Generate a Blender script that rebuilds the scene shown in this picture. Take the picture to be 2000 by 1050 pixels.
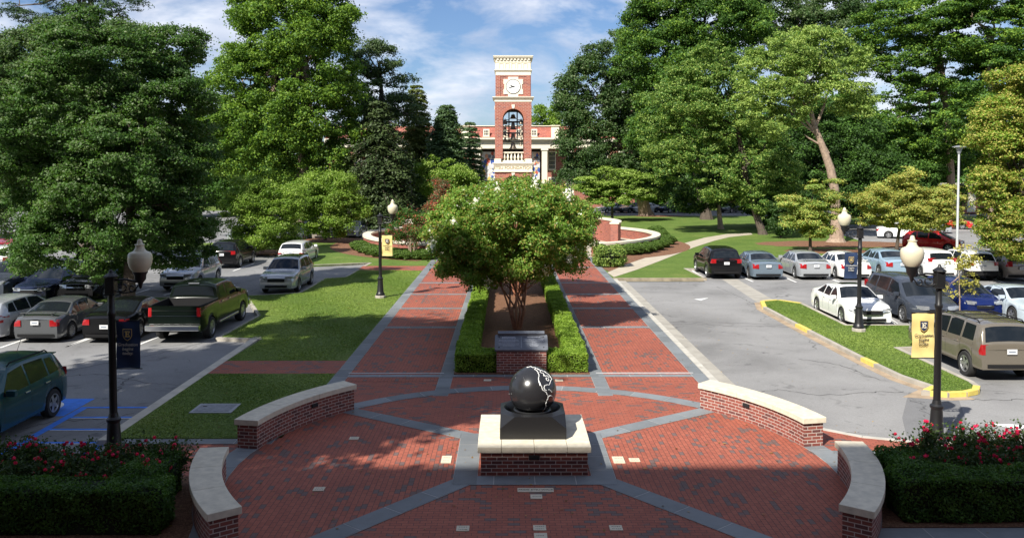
import bpy, math, random
import numpy as np
from mathutils import Vector, Matrix
for o in list(bpy.data.objects): bpy.data.objects.remove(o)
SC = bpy.context.scene
COL = SC.collection
PI = math.pi
R = math.radians
random.seed(7)
# ---------------------------------------------------------------- camera
FPX, PITCH, HZ, VX, HC = 1667.0, R(2.3), 330.0, 992.0, 6.15
CYP = HZ + FPX*math.tan(PITCH); PSI = (1000-VX)/FPX
cd = bpy.data.cameras.new('Camera'); cam = bpy.data.objects.new('Camera', cd); COL.objects.link(cam)
cam.location = (0, 0, HC); cam.rotation_euler = (PI/2-PITCH, 0, -PSI)
cd.sensor_width = 36; cd.lens = 36*FPX/2000; cd.shift_y = -(525-CYP)/2000
cd.clip_end = 3000; SC.camera = cam
# ---------------------------------------------------------------- sky, sun, exposure
SUN_EL = R(43); SUN_AZ = R(216)          # the sun stands behind the camera, to the left
w = bpy.data.worlds.new("World"); SC.world = w; w.use_nodes = True
nt = w.node_tree; N = nt.nodes; Lk = nt.links; N.clear()
out = N.new('ShaderNodeOutputWorld'); bg = N.new('ShaderNodeBackground'); bg.inputs[1].default_value = 0.058
sky = N.new('ShaderNodeTexSky'); sky.sky_type = 'NISHITA'; sky.sun_disc = False
sky.sun_elevation = SUN_EL; sky.sun_rotation = SUN_AZ; sky.air_density = 1.0; sky.dust_density = 0.6; sky.ozone_density = 2.2
tc = N.new('ShaderNodeTexCoord'); sep = N.new('ShaderNodeSeparateXYZ'); Lk.new(tc.outputs['Generated'], sep.inputs[0])
def wmath(op, a, b=None):
    m = N.new('ShaderNodeMath'); m.operation = op
    for i, v in enumerate((a, b)):
        if v is None: continue
        if isinstance(v, (int, float)): m.inputs[i].default_value = v
        else: Lk.new(v, m.inputs[i])
    return m.outputs[0]
zz = wmath('ADD', wmath('MAXIMUM', sep.outputs['Z'], 0.0), 0.10)
comb = N.new('ShaderNodeCombineXYZ')
Lk.new(wmath('DIVIDE', sep.outputs['X'], zz), comb.inputs[0]); Lk.new(wmath('DIVIDE', sep.outputs['Y'], zz), comb.inputs[1])
n1 = N.new('ShaderNodeTexNoise'); n1.inputs['Scale'].default_value = 8.5; n1.inputs['Detail'].default_value = 9; n1.inputs['Roughness'].default_value = .56; n1.inputs['Distortion'].default_value = .25
mp = N.new('ShaderNodeMapping'); mp.inputs['Location'].default_value = (5.3, 2.2, 1.3); mp.inputs['Scale'].default_value = (1.0, 1.0, 2.3)
Lk.new(tc.outputs['Generated'], mp.inputs[0]); Lk.new(mp.outputs[0], n1.inputs['Vector'])
cr = N.new('ShaderNodeValToRGB'); cr.color_ramp.elements[0].position = .42; cr.color_ramp.elements[1].position = .62
Lk.new(n1.outputs[0], cr.inputs[0])
n2 = N.new('ShaderNodeTexNoise'); n2.inputs['Scale'].default_value = 9.0; n2.inputs['Detail'].default_value = 6; Lk.new(mp.outputs[0], n2.inputs['Vector'])
cr2 = N.new('ShaderNodeValToRGB'); cr2.color_ramp.elements[0].color = (6.2, 6.9, 8.6, 1); cr2.color_ramp.elements[1].color = (9.8, 10.2, 11.2, 1)
cr2.color_ramp.elements[0].position = .35; cr2.color_ramp.elements[1].position = .62
Lk.new(n2.outputs[0], cr2.inputs[0])
skm = N.new('ShaderNodeMix'); skm.data_type = 'RGBA'; skm.blend_type = 'MULTIPLY'; skm.inputs[0].default_value = 1; skm.inputs[7].default_value = (.80, .93, 1.16, 1)
Lk.new(sky.outputs[0], skm.inputs[6])
mx = N.new('ShaderNodeMix'); mx.data_type = 'RGBA'
Lk.new(wmath('MULTIPLY', cr.outputs[0], .85), mx.inputs[0]); Lk.new(skm.outputs[2], mx.inputs[6]); Lk.new(cr2.outputs[0], mx.inputs[7])
Lk.new(mx.outputs[2], bg.inputs[0]); Lk.new(bg.outputs[0], out.inputs[0])
sd = bpy.data.lights.new('Sun', 'SUN'); sd.energy = 4.8; sd.angle = R(.53); sd.color = (1.0, .95, .86)
sun = bpy.data.objects.new('Sun', sd); COL.objects.link(sun)
SDIR = Vector((math.sin(SUN_AZ)*math.cos(SUN_EL), math.cos(SUN_AZ)*math.cos(SUN_EL), math.sin(SUN_EL)))
sun.rotation_euler = SDIR.to_track_quat('Z', 'Y').to_euler()
vs = SC.view_settings; vs.view_transform = 'Standard'; vs.look = 'None'; vs.exposure = 0.80; vs.gamma = 1; vs.use_curve_mapping = False
SC.render.engine = 'CYCLES'
SC.render.resolution_x = 1024; SC.render.resolution_y = 537
SC.cycles.max_bounces = 6; SC.cycles.transparent_max_bounces = 6

# ---------------------------------------------------------------- surveying: photo direction -> real place on a level or at a distance
def ray(x, y):
    xc = (x-1000)/FPX; yc = -(y-CYP)/FPX
    Y = math.cos(PITCH)+yc*math.sin(PITCH); Z = -math.sin(PITCH)+yc*math.cos(PITCH)
    return xc*math.cos(PSI)+Y*math.sin(PSI), -xc*math.sin(PSI)+Y*math.cos(PSI), Z
def G(x, y, z=0.0):
    a, b, c = ray(x, y); t = (z-HC)/c; return (a*t, b*t)
def A(x, y, Y):
    a, b, c = ray(x, y); t = Y/b; return (a*t, Y, HC+c*t)
def ZA(y, Y, x=1000): return A(x, y, Y)[2]
def XA(x, Y, y=330): return A(x, y, Y)[0]

# ---------------------------------------------------------------- object helpers
def tag(o, label=None, cat=None, group=None, kind=None):
    if label: o['label'] = label
    if cat: o['category'] = cat
    if group: o['group'] = group
    if kind: o['kind'] = kind
    return o
def thing(name, loc, rz=0, label=None, cat=None, group=None):
    o = bpy.data.objects.new(name, None); COL.objects.link(o); o.location = loc; o.rotation_euler = (0, 0, rz)
    o.empty_display_size = .2
    return tag(o, label, cat, group)
class MB:
    def __init__(s): s.v = []; s.f = []; s.m = []; s.uv = []; s.cur = 0
    def face(s, pts, uv=None, m=None):
        i = len(s.v); s.v += [tuple(p) for p in pts]; s.f.append(tuple(range(i, i+len(pts)))); s.m.append(s.cur if m is None else m); s.uv.append(uv)
    def box(s, c, d, rz=0, top=True):
        x, y, z = d[0]/2, d[1]/2, d[2]/2; cs, sn = math.cos(rz), math.sin(rz)
        P = [(c[0]+a*x*cs-b*y*sn, c[1]+a*x*sn+b*y*cs, c[2]+e*z) for e in (-1, 1) for b in (-1, 1) for a in (-1, 1)]
        for q in ((0, 1, 5, 4), (1, 3, 7, 5), (3, 2, 6, 7), (2, 0, 4, 6), (4, 5, 7, 6), (1, 0, 2, 3)): s.face([P[k] for k in q])
    def bx(s, x0, x1, y0, y1, z0, z1): s.box(((x0+x1)/2, (y0+y1)/2, (z0+z1)/2), (x1-x0, y1-y0, z1-z0))
    def prism(s, poly, z0, z1, bottom=False):
        a = sum(poly[i][0]*poly[(i+1) % len(poly)][1]-poly[(i+1) % len(poly)][0]*poly[i][1] for i in range(len(poly)))
        if a < 0: poly = poly[::-1]
        s.face([(x, y, z1) for x, y in poly], [(x, y) for x, y in poly])
        if bottom: s.face([(x, y, z0) for x, y in poly[::-1]])
        n = len(poly)
        for i in range(n):
            p, q = poly[i], poly[(i+1) % n]; s.face([(p[0], p[1], z0), (q[0], q[1], z0), (q[0], q[1], z1), (p[0], p[1], z1)])
    def wallprism(s, poly, y0, y1):      # polygon in X-Z, extruded along Y
        a = sum(poly[i][0]*poly[(i+1) % len(poly)][1]-poly[(i+1) % len(poly)][0]*poly[i][1] for i in range(len(poly)))
        if a < 0: poly = poly[::-1]
        s.face([(x, y0, z) for x, z in poly], [(x, z) for x, z in poly]); s.face([(x, y1, z) for x, z in poly[::-1]], [(x, z) for x, z in poly[::-1]])
        n = len(poly)
        for i in range(n):
            p, q = poly[i], poly[(i+1) % n]; s.face([(p[0], y0, p[1]), (p[0], y1, p[1]), (q[0], y1, q[1]), (q[0], y0, q[1])])
    def lathe(s, prof, n=16, c=(0, 0, 0), caps=True, axis='z'):
        def T(r, z, a):
            x, y = r*math.cos(a), r*math.sin(a)
            if axis == 'z': p = (x, y, z)
            elif axis == 'y': p = (x, z, -y)
            else: p = (z, x, y)
            return (p[0]+c[0], p[1]+c[1], p[2]+c[2])
        for i in range(len(prof)-1):
            (r0, z0), (r1, z1) = prof[i], prof[i+1]
            for k in range(n):
                a, b = 2*PI*k/n, 2*PI*(k+1)/n
                if r0 < 1e-5: s.face([T(0, z0, 0), T(r1, z1, b), T(r1, z1, a)][::-1] if False else [T(0, z0, 0), T(r1, z1, b), T(r1, z1, a)])
                elif r1 < 1e-5: s.face([T(r0, z0, a), T(r0, z0, b), T(0, z1, 0)])
                else: s.face([T(r0, z0, a), T(r0, z0, b), T(r1, z1, b), T(r1, z1, a)])
        if caps:
            if prof[0][0] > 1e-5: s.face([T(prof[0][0], prof[0][1], -2*PI*k/n) for k in range(n)])
            if prof[-1][0] > 1e-5: s.face([T(prof[-1][0], prof[-1][1], 2*PI*k/n) for k in range(n)])
    def tube(s, pts, rad, n=8, cap=True):
        pts = [Vector(p) for p in pts]; rad = rad if isinstance(rad, (list, tuple)) else [rad]*len(pts); rings = []
        for i, p in enumerate(pts):
            d = (pts[min(i+1, len(pts)-1)]-pts[max(i-1, 0)]).normalized()
            u = d.cross(Vector((0, 0, 1)) if abs(d.z) < .9 else Vector((1, 0, 0))).normalized(); v = d.cross(u)
            rings.append([p+rad[i]*(math.cos(2*PI*k/n)*u+math.sin(2*PI*k/n)*v) for k in range(n)])
        for i in range(len(rings)-1):
            for k in range(n):
                s.face([rings[i][k], rings[i][(k+1) % n], rings[i+1][(k+1) % n], rings[i+1][k]][::-1])
        if cap: s.face(rings[-1][::-1]); s.face(rings[0])
    def arc(s, c, r0, r1, a0, a1, z0, z1, n=24, u0=0, ends=True):
        for i in range(n):
            a, b = a0+(a1-a0)*i/n, a0+(a1-a0)*(i+1)/n
            P = lambda r, t, z: (c[0]+r*math.cos(t), c[1]+r*math.sin(t), z)
            ua, ub = r0*a, r0*b; va, vb = r1*a, r1*b
            s.face([P(r0, b, z0), P(r0, a, z0), P(r0, a, z1), P(r0, b, z1)], [(ub, z0), (ua, z0), (ua, z1), (ub, z1)])
            s.face([P(r1, a, z0), P(r1, b, z0), P(r1, b, z1), P(r1, a, z1)], [(va, z0), (vb, z0), (vb, z1), (va, z1)])
            s.face([P(r0, a, z1), P(r1, a, z1), P(r1, b, z1), P(r0, b, z1)])
            s.face([P(r0, b, z0), P(r1, b, z0), P(r1, a, z0), P(r0, a, z0)])
        if ends:
            for t, rev in ((a0, False), (a1, True)):
                q = [P(r0, t, z0), P(r1, t, z0), P(r1, t, z1), P(r0, t, z1)]; uv = [(r0, z0), (r1, z0), (r1, z1), (r0, z1)]
                s.face(q[::-1] if rev else q, uv[::-1] if rev else uv)
    def build(s, name, mats, parent=None, smooth=None, merge=True, bevel=0):
        me = bpy.data.meshes.new(name); me.from_pydata(s.v, [], s.f)
        mats = mats if isinstance(mats, (list, tuple)) else [mats]
        for m in mats: me.materials.append(m)
        me.polygons.foreach_set('material_index', s.m)
        uvl = me.uv_layers.new(name='UVMap'); data = []
        for f, uv in zip(s.f, s.uv):
            if uv is None:
                p = [s.v[i] for i in f]; a, b, c = Vector(p[0]), Vector(p[1]), Vector(p[2])
                nr = (b-a).cross(c-a)
                if nr.length > 0: nr.normalize()
                if abs(nr.z) > .8: uv = [(q[0], q[1]) for q in p]
                else:
                    t = Vector((-nr.y, nr.x, 0)); t = t.normalized() if t.length > 0 else Vector((1, 0, 0)); uv = [(Vector(q).dot(t), q[2]) for q in p]
            for q in uv: data += [q[0], q[1]]
        uvl.data.foreach_set('uv', data)
        if merge:
            import bmesh
            bm = bmesh.new(); bm.from_mesh(me); bmesh.ops.remove_doubles(bm, verts=bm.verts, dist=1e-5); bm.to_mesh(me); bm.free()
        if smooth is not None:
            me.shade_smooth(); me.set_sharp_from_angle(angle=R(smooth))
        me.update()
        o = bpy.data.objects.new(name, me); COL.objects.link(o)
        if parent: o.parent = parent
        if bevel:
            b = o.modifiers.new('bevel', 'BEVEL'); b.width = bevel; b.segments = 2; b.limit_method = 'ANGLE'; b.angle_limit = R(40)
        return o
def ground_quad(name, poly, z, mat, skirt=.0, kind='structure'):
    m = MB(); m.prism(poly, z-skirt if skirt else z-.002, z); o = m.build(name, mat); tag(o, kind=kind); return o
def text_mesh(name, s, size, mat, parent, M4, extrude=.004, align='CENTER', bold=0, shear=0):
    c = bpy.data.curves.new(name, 'FONT'); c.body = s; c.size = size; c.align_x = align; c.align_y = 'CENTER'; c.extrude = extrude; c.offset = bold; c.shear = shear; c.resolution_u = 3
    t = bpy.data.objects.new('tmp', c); COL.objects.link(t)
    dg = bpy.context.evaluated_depsgraph_get(); me = bpy.data.meshes.new_from_object(t.evaluated_get(dg)); bpy.data.objects.remove(t)
    me.name = name; me.transform(M4); me.materials.clear(); me.materials.append(mat)
    o = bpy.data.objects.new(name, me); COL.objects.link(o); o.parent = parent; return o
def FACE_S(x, y, z): return Matrix.Translation((x, y, z)) @ Matrix.Rotation(PI/2, 4, 'X')   # lettering that reads from the south

# ---------------------------------------------------------------- materials
def NM(name):
    m = bpy.data.materials.new(name); m.use_nodes = True; t = m.node_tree; t.nodes.clear()
    o = t.nodes.new('ShaderNodeOutputMaterial'); b = t.nodes.new('ShaderNodeBsdfPrincipled'); t.links.new(b.outputs[0], o.inputs[0]); return m, t, b, o
def node(t, typ, **kw):
    n = t.nodes.new(typ)
    for k, v in kw.items():
        if k.startswith('i_'):
            key = k[2:]; key = int(key) if key.isdigit() else key.replace('_', ' ')
            if hasattr(v, 'is_output'): t.links.new(v, n.inputs[key])
            else: n.inputs[key].default_value = v
        else: setattr(n, k, v)
    return n
def ramp(t, fac, stops, interp='LINEAR'):
    r = t.nodes.new('ShaderNodeValToRGB'); r.color_ramp.interpolation = interp; e = r.color_ramp.elements
    while len(e) < len(stops): e.new(.5)
    for k, (p, c) in enumerate(stops): e[k].position = p; e[k].color = (c[0], c[1], c[2], 1) if not isinstance(c, (int, float)) else (c, c, c, 1)
    t.links.new(fac, r.inputs[0]); return r.outputs[0]
def mixc(t, f, a, b, mode='MIX'):
    n = t.nodes.new('ShaderNodeMix'); n.data_type = 'RGBA'; n.blend_type = mode
    for k, v in ((0, f), (6, a), (7, b)):
        if hasattr(v, 'is_output'): t.links.new(v, n.inputs[k])
        elif k == 0: n.inputs[0].default_value = v
        else: n.inputs[k].default_value = (v[0], v[1], v[2], 1) if not isinstance(v, (int, float)) else (v, v, v, 1)
    return n.outputs[2]
def bumpn(t, b, h, s=.3, d=.01):
    n = node(t, 'ShaderNodeBump', i_Strength=s, i_Distance=d); t.links.new(h, n.inputs['Height']); t.links.new(n.outputs[0], b.inputs['Normal'])
def plain(name, col, rough=.6, metal=0, var=.12, scale=6, bump=0, coat=0, spec=.5, emit=None):
    m, t, b, o = NM(name); c = node(t, 'ShaderNodeTexCoord')
    b.inputs['Roughness'].default_value = rough; b.inputs['Metallic'].default_value = metal; b.inputs['Coat Weight'].default_value = coat; b.inputs['Specular IOR Level'].default_value = spec
    if var:
        n = node(t, 'ShaderNodeTexNoise', i_Scale=scale, i_Detail=5.0); t.links.new(c.outputs['Object'], n.inputs['Vector'])
        f = ramp(t, n.outputs[0], [(.25, 1-var), (.75, 1+var)]); t.links.new(mixc(t, 1, col, f, 'MULTIPLY'), b.inputs['Base Color'])
        if bump: bumpn(t, b, n.outputs[0], bump, .01)
    else: b.inputs['Base Color'].default_value = (*col, 1)
    return m
def brick_mat(name, bw, bh, mortar, c1, c2, c3, mcol, rot=0, rough=.75, dark=.25, msize=.008, bumpd=.004, off=.5):
    m, t, b, o = NM(name); uv = node(t, 'ShaderNodeUVMap')
    mp = node(t, 'ShaderNodeMapping'); mp.inputs['Rotation'].default_value = (0, 0, rot); t.links.new(uv.outputs[0], mp.inputs[0])
    br = node(t, 'ShaderNodeTexBrick', offset=off); t.links.new(mp.outputs[0], br.inputs['Vector'])
    for k, v in (('Scale', 1.0), ('Mortar Size', msize), ('Mortar Smooth', .1), ('Bias', 0.0), ('Brick Width', bw), ('Row Height', bh)): br.inputs[k].default_value = v
    br.inputs['Color1'].default_value = (0, 0, 0, 1); br.inputs['Color2'].default_value = (1, 1, 1, 1); br.inputs['Mortar'].default_value = (.5, .5, .5, 1)
    n = node(t, 'ShaderNodeTexNoise', i_Scale=.9, i_Detail=2.0); t.links.new(uv.outputs[0], n.inputs['Vector'])
    mm = node(t, 'ShaderNodeMath', operation='MULTIPLY_ADD'); t.links.new(n.outputs[0], mm.inputs[0]); mm.inputs[1].default_value = .9; mm.inputs[2].default_value = -.45
    ad = node(t, 'ShaderNodeMath', operation='ADD'); t.links.new(br.outputs[0], ad.inputs[0]); t.links.new(mm.outputs[0], ad.inputs[1])
    base = ramp(t, ad.outputs[0], [(.0, c3), (dark, c3), (dark+.04, c1), (.6, c2), (1, c1)])
    n3 = node(t, 'ShaderNodeTexNoise', i_Scale=14.0, i_Detail=6.0, i_Roughness=.7); t.links.new(uv.outputs[0], n3.inputs['Vector'])
    n4 = node(t, 'ShaderNodeTexNoise', i_Scale=.45, i_Detail=4.0); t.links.new(uv.outputs[0], n4.inputs['Vector'])
    base = mixc(t, 1, base, ramp(t, n3.outputs[0], [(.2, .78), (.8, 1.2)]), 'MULTIPLY')
    base = mixc(t, 1, base, ramp(t, n4.outputs[0], [(.3, .88), (.7, 1.1)]), 'MULTIPLY')
    t.links.new(mixc(t, br.outputs['Fac'], base, mcol), b.inputs['Base Color']); b.inputs['Roughness'].default_value = rough
    iv = node(t, 'ShaderNodeMath', operation='SUBTRACT'); iv.inputs[0].default_value = 1; t.links.new(br.outputs['Fac'], iv.inputs[1])
    h = node(t, 'ShaderNodeMath', operation='MULTIPLY_ADD'); t.links.new(n3.outputs[0], h.inputs[0]); h.inputs[1].default_value = .25; t.links.new(iv.outputs[0], h.inputs[2])
    bumpn(t, b, h.outputs[0], .8, bumpd); return m
RED1, RED2, DRK = (.29, .078, .047), (.35, .098, .058), (.15, .095, .085)
PV = dict(bw=.205, bh=.103, mortar=0, c1=RED1, c2=RED2, c3=DRK, mcol=(.06, .035, .03), msize=.0045, dark=.11)
m_pave = brick_mat('brick_paving', **PV); m_pave_r = brick_mat('brick_paving_turned', rot=PI/2, **PV)
m_brick = brick_mat('wall_brick', .215, .076, 0, (.20, .055, .042), (.27, .078, .055), (.13, .045, .04), (.50, .42, .37), dark=.2, msize=.008)
m_tbrick = brick_mat('tower_brick', .30, .12, 0, (.27, .072, .045), (.33, .09, .055), (.20, .055, .045), (.46, .30, .24), dark=.15, msize=.011)
m_fbrick = brick_mat('facade_brick', .22, .08, 0, (.25, .065, .042), (.31, .085, .055), (.19, .05, .04), (.40, .25, .20), dark=.15, msize=.007)
m_coping = plain('cast_stone', (.64, .58, .45), .75, var=.16, scale=7, bump=.25)
m_white = plain('white_trim', (.72, .66, .52), .55, var=.05, scale=2)
m_conc = plain('kerb_concrete', (.36, .33, .28), .85, var=.22, scale=2.2, bump=.3)
m_path = plain('path_concrete', (.42, .37, .29), .85, var=.12, scale=1.5, bump=.2)
m_yel = plain('kerb_yellow', (.66, .52, .12), .6, var=.15, scale=9)
m_blue = plain('blue_marking', (.04, .20, .72), .7, var=.2, scale=6)
m_mark = plain('white_marking', (.72, .72, .70), .7, var=.12, scale=9)
m_joint = plain('joint_mortar', (.45, .44, .41), .85, var=.1)
m_iron = plain('black_iron', (.012, .012, .013), .42, var=.1, spec=.5)
m_black = plain('matt_black', (.012, .012, .013), .7, var=.1)
m_granite = plain('dark_granite', (.010, .010, .011), .38, var=.35, scale=160, spec=.55)
m_granite_s = plain('polished_granite', (.020, .020, .022), .24, var=.5, scale=220, spec=.6)
m_inlay = plain('white_inlay', (.72, .72, .70), .5, var=.05)
m_navy = plain('navy_fabric', (.012, .03, .085), .8, var=.15, scale=3)
m_gold = plain('yellow_fabric', (.72, .56, .22), .8, var=.08, scale=2)
m_goldp = plain('gold_print', (.60, .44, .14), .7, var=.05)
m_letter = plain('engraved_letter', (.26, .20, .10), .7, var=.05)
m_bronze = plain('bell_bronze', (.20, .17, .13), .38, metal=.75, var=.2)
m_lampglass = plain('lamp_acorn_glass', (.62, .57, .42), .28, var=.06, scale=3, spec=.5)
m_glass_b = plain('building_glass', (.035, .045, .055), .08, var=.2, scale=.5, spec=.8)
m_pole = plain('galvanised_steel', (.62, .63, .64), .4, metal=.3, var=.08)
def stone_tile(name, c, s=2.0):
    m, t, b, o = NM(name); a = node(t, 'ShaderNodeAttribute', attribute_name='v'); tc_ = node(t, 'ShaderNodeTexCoord')
    n = node(t, 'ShaderNodeTexNoise', i_Scale=s, i_Detail=7.0, i_Roughness=.65); t.links.new(tc_.outputs['Object'], n.inputs['Vector'])
    base = mixc(t, 1, c, ramp(t, a.outputs['Fac'], [(0, .8), (1, 1.2)]), 'MULTIPLY')
    t.links.new(mixc(t, 1, base, ramp(t, n.outputs[0], [(.25, .82), (.75, 1.15)]), 'MULTIPLY'), b.inputs['Base Color']); b.inputs['Roughness'].default_value = .65
    bumpn(t, b, n.outputs[0], .15, .004); return m
m_slate = stone_tile('bluestone', (.175, .19, .20))
def asphalt(name, c):
    m, t, b, o = NM(name); tc_ = node(t, 'ShaderNodeTexCoord'); V = tc_.outputs['Object']
    n = node(t, 'ShaderNodeTexNoise', i_Scale=.22, i_Detail=6.0, i_Roughness=.6, i_Distortion=.4); t.links.new(V, n.inputs['Vector'])
    f = node(t, 'ShaderNodeTexNoise', i_Scale=38.0, i_Detail=4.0, i_Roughness=.8); t.links.new(V, f.inputs['Vector'])
    base = mixc(t, 1, c, ramp(t, n.outputs[0], [(.32, .72), (.5, 1.0), (.66, 1.18)]), 'MULTIPLY')
    base = mixc(t, 1, base, ramp(t, f.outputs[0], [(.25, .7), (.75, 1.25)]), 'MULTIPLY')
    dn = node(t, 'ShaderNodeTexNoise', i_Scale=.9, i_Detail=5.0); t.links.new(V, dn.inputs['Vector'])
    wv = node(t, 'ShaderNodeVectorMath', operation='MULTIPLY_ADD'); t.links.new(dn.outputs['Color'], wv.inputs[0]); wv.inputs[1].default_value = (1.6, 1.6, 0); t.links.new(V, wv.inputs[2])
    vo = node(t, 'ShaderNodeTexVoronoi', feature='DISTANCE_TO_EDGE', i_Scale=.17); t.links.new(wv.outputs[0], vo.inputs['Vector'])
    cm = node(t, 'ShaderNodeTexNoise', i_Scale=.35, i_Detail=2.0); t.links.new(V, cm.inputs['Vector'])
    ck = ramp(t, vo.outputs['Distance'], [(.0, .75), (.0022, 0)]); ms = ramp(t, cm.outputs[0], [(.46, 0), (.54, 1)])
    ckm = mixc(t, 1, ck, ms, 'MULTIPLY')
    sn = node(t, 'ShaderNodeTexNoise', i_Scale=1.7, i_Detail=3.0, i_Distortion=1.0); t.links.new(V, sn.inputs['Vector'])
    base = mixc(t, 1, base, ramp(t, sn.outputs[0], [(.26, .62), (.38, 1.0)]), 'MULTIPLY')
    t.links.new(mixc(t, ckm, base, (.03, .03, .03)), b.inputs['Base Color']); b.inputs['Roughness'].default_value = .9
    bumpn(t, b, f.outputs[0], .5, .006); return m
m_asph = asphalt('asphalt', (.235, .232, .228)); m_asph2 = asphalt('asphalt_lot', (.20, .20, .20)); m_patch = asphalt('asphalt_patch', (.16, .16, .162))
def grass_mat(name, c1, c2, c3):
    m, t, b, o = NM(name); tc_ = node(t, 'ShaderNodeTexCoord'); V = tc_.outputs['Object']
    n = node(t, 'ShaderNodeTexNoise', i_Scale=.35, i_Detail=6.0, i_Roughness=.65); t.links.new(V, n.inputs['Vector'])
    f = node(t, 'ShaderNodeTexNoise', i_Scale=26.0, i_Detail=5.0, i_Roughness=.8); t.links.new(V, f.inputs['Vector'])
    g = node(t, 'ShaderNodeTexNoise', i_Scale=3.5, i_Detail=4.0, i_Roughness=.7); t.links.new(V, g.inputs['Vector'])
    base = ramp(t, n.outputs[0], [(.3, c1), (.55, c2), (.72, c3)])
    base = mixc(t, 1, base, ramp(t, g.outputs[0], [(.25, .78), (.75, 1.2)]), 'MULTIPLY')
    t.links.new(mixc(t, 1, base, ramp(t, f.outputs[0], [(.3, .45), (.7, 1.5)]), 'MULTIPLY'), b.inputs['Base Color']); b.inputs['Roughness'].default_value = .85
    b.inputs['Specular IOR Level'].default_value = .2
    bumpn(t, b, f.outputs[0], .9, .05); return m
m_grass = grass_mat('lawn', (.085, .145, .026), (.12, .185, .036), (.19, .22, .06))
m_gfar = grass_mat('far_lawn', (.075, .12, .022), (.105, .15, .03), (.15, .17, .045))
def mulch_mat():
    m, t, b, o = NM('pine_mulch'); tc_ = node(t, 'ShaderNodeTexCoord'); V = tc_.outputs['Object']
    f = node(t, 'ShaderNodeTexNoise', i_Scale=13.0, i_Detail=7.0, i_Roughness=.85, i_Distortion=2.0); t.links.new(V, f.inputs['Vector'])
    t.links.new(ramp(t, f.outputs[0], [(.36, (.045, .02, .011)), (.5, (.19, .085, .042)), (.64, (.40, .23, .13))]), b.inputs['Base Color']); b.inputs['Roughness'].default_value = .9
    bumpn(t, b, f.outputs[0], 1, .05); return m
m_mulch = mulch_mat()
def leaf_mat(name, c1, c2, trans=.34, rough=.5):
    c1 = tuple(v*1.3 for v in c1); c2 = tuple(v*1.45 for v in c2)
    m, t, b, o = NM(name); a = node(t, 'ShaderNodeAttribute', attribute_name='v')
    c = ramp(t, a.outputs['Fac'], [(0, c1), (1, c2)])
    t.links.new(c, b.inputs['Base Color']); b.inputs['Roughness'].default_value = rough; b.inputs['Specular IOR Level'].default_value = .22
    tr = node(t, 'ShaderNodeBsdfTranslucent'); t.links.new(mixc(t, 1, c, (1.25, 1.35, .6), 'MULTIPLY'), tr.inputs[0])
    mx_ = node(t, 'ShaderNodeMixShader', i_0=trans); t.links.new(b.outputs[0], mx_.inputs[1]); t.links.new(tr.outputs[0], mx_.inputs[2]); t.links.new(mx_.outputs[0], o.inputs[0]); return m
L_dark = leaf_mat('leaf_dark', (.018, .042, .012), (.048, .095, .022))
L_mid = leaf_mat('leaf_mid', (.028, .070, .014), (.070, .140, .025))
L_bright = leaf_mat('leaf_bright', (.065, .13, .014), (.16, .24, .032))
L_light = leaf_mat('leaf_light', (.11, .18, .035), (.28, .35, .09))
L_yel = leaf_mat('leaf_yellow', (.17, .17, .030), (.40, .36, .10))
L_gray = leaf_mat('leaf_graygreen', (.045, .080, .034), (.115, .155, .065))
L_pine = leaf_mat('needle', (.018, .040, .016), (.050, .085, .032), trans=.12)
L_spruce = leaf_mat('needle_spruce', (.012, .024, .008), (.055, .080, .025), trans=.08)
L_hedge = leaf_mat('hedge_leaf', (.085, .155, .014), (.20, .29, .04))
L_box = leaf_mat('boxwood_leaf', (.040, .080, .014), (.10, .16, .032))
L_rose = leaf_mat('rose_leaf', (.018, .040, .012), (.050, .080, .022))
L_crape = leaf_mat('crape_leaf', (.070, .145, .018), (.165, .265, .048), rough=.35)
L_tips = leaf_mat('crape_bud', (.15, .13, .02), (.34, .27, .08))
L_redtip = leaf_mat('red_bud', (.20, .04, .03), (.38, .10, .07))
L_white = leaf_mat('white_blossom', (.62, .60, .55), (.80, .78, .74), trans=.2)
L_rosef = leaf_mat('rose_petal', (.42, .012, .045), (.70, .03, .12), trans=.2)
m_bark = plain('bark', (.085, .065, .050), .9, var=.45, scale=9, bump=.8)
m_bark2 = plain('pale_bark', (.30, .22, .16), .85, var=.35, scale=6, bump=.6)
m_barkr = plain('crape_bark', (.30, .13, .075), .6, var=.4, scale=9, bump=.2)
# ---------------------------------------------------------------- foliage
RNG = np.random.default_rng(11)
def unit(n):
    d = RNG.normal(size=(n, 3)); return d/np.linalg.norm(d, axis=1, keepdims=True)
def quads_mesh(name, V, val, mat, mi=None):
    n = len(V)//4; me = bpy.data.meshes.new(name)
    me.vertices.add(4*n); me.vertices.foreach_set('co', V.astype(np.float32).ravel())
    me.loops.add(4*n); me.loops.foreach_set('vertex_index', np.arange(4*n, dtype=np.int32))
    me.polygons.add(n); me.polygons.foreach_set('loop_start', np.arange(0, 4*n, 4, dtype=np.int32)); me.polygons.foreach_set('loop_total', np.full(n, 4, dtype=np.int32))
    for m in (mat if isinstance(mat, (list, tuple)) else [mat]): me.materials.append(m)
    if mi is not None: me.polygons.foreach_set('material_index', mi.astype(np.int32))
    me.update(calc_edges=True)
    a = me.attributes.new('v', 'FLOAT', 'POINT'); a.data.foreach_set('value', np.repeat(val, 4).astype(np.float32))
    return me
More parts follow.
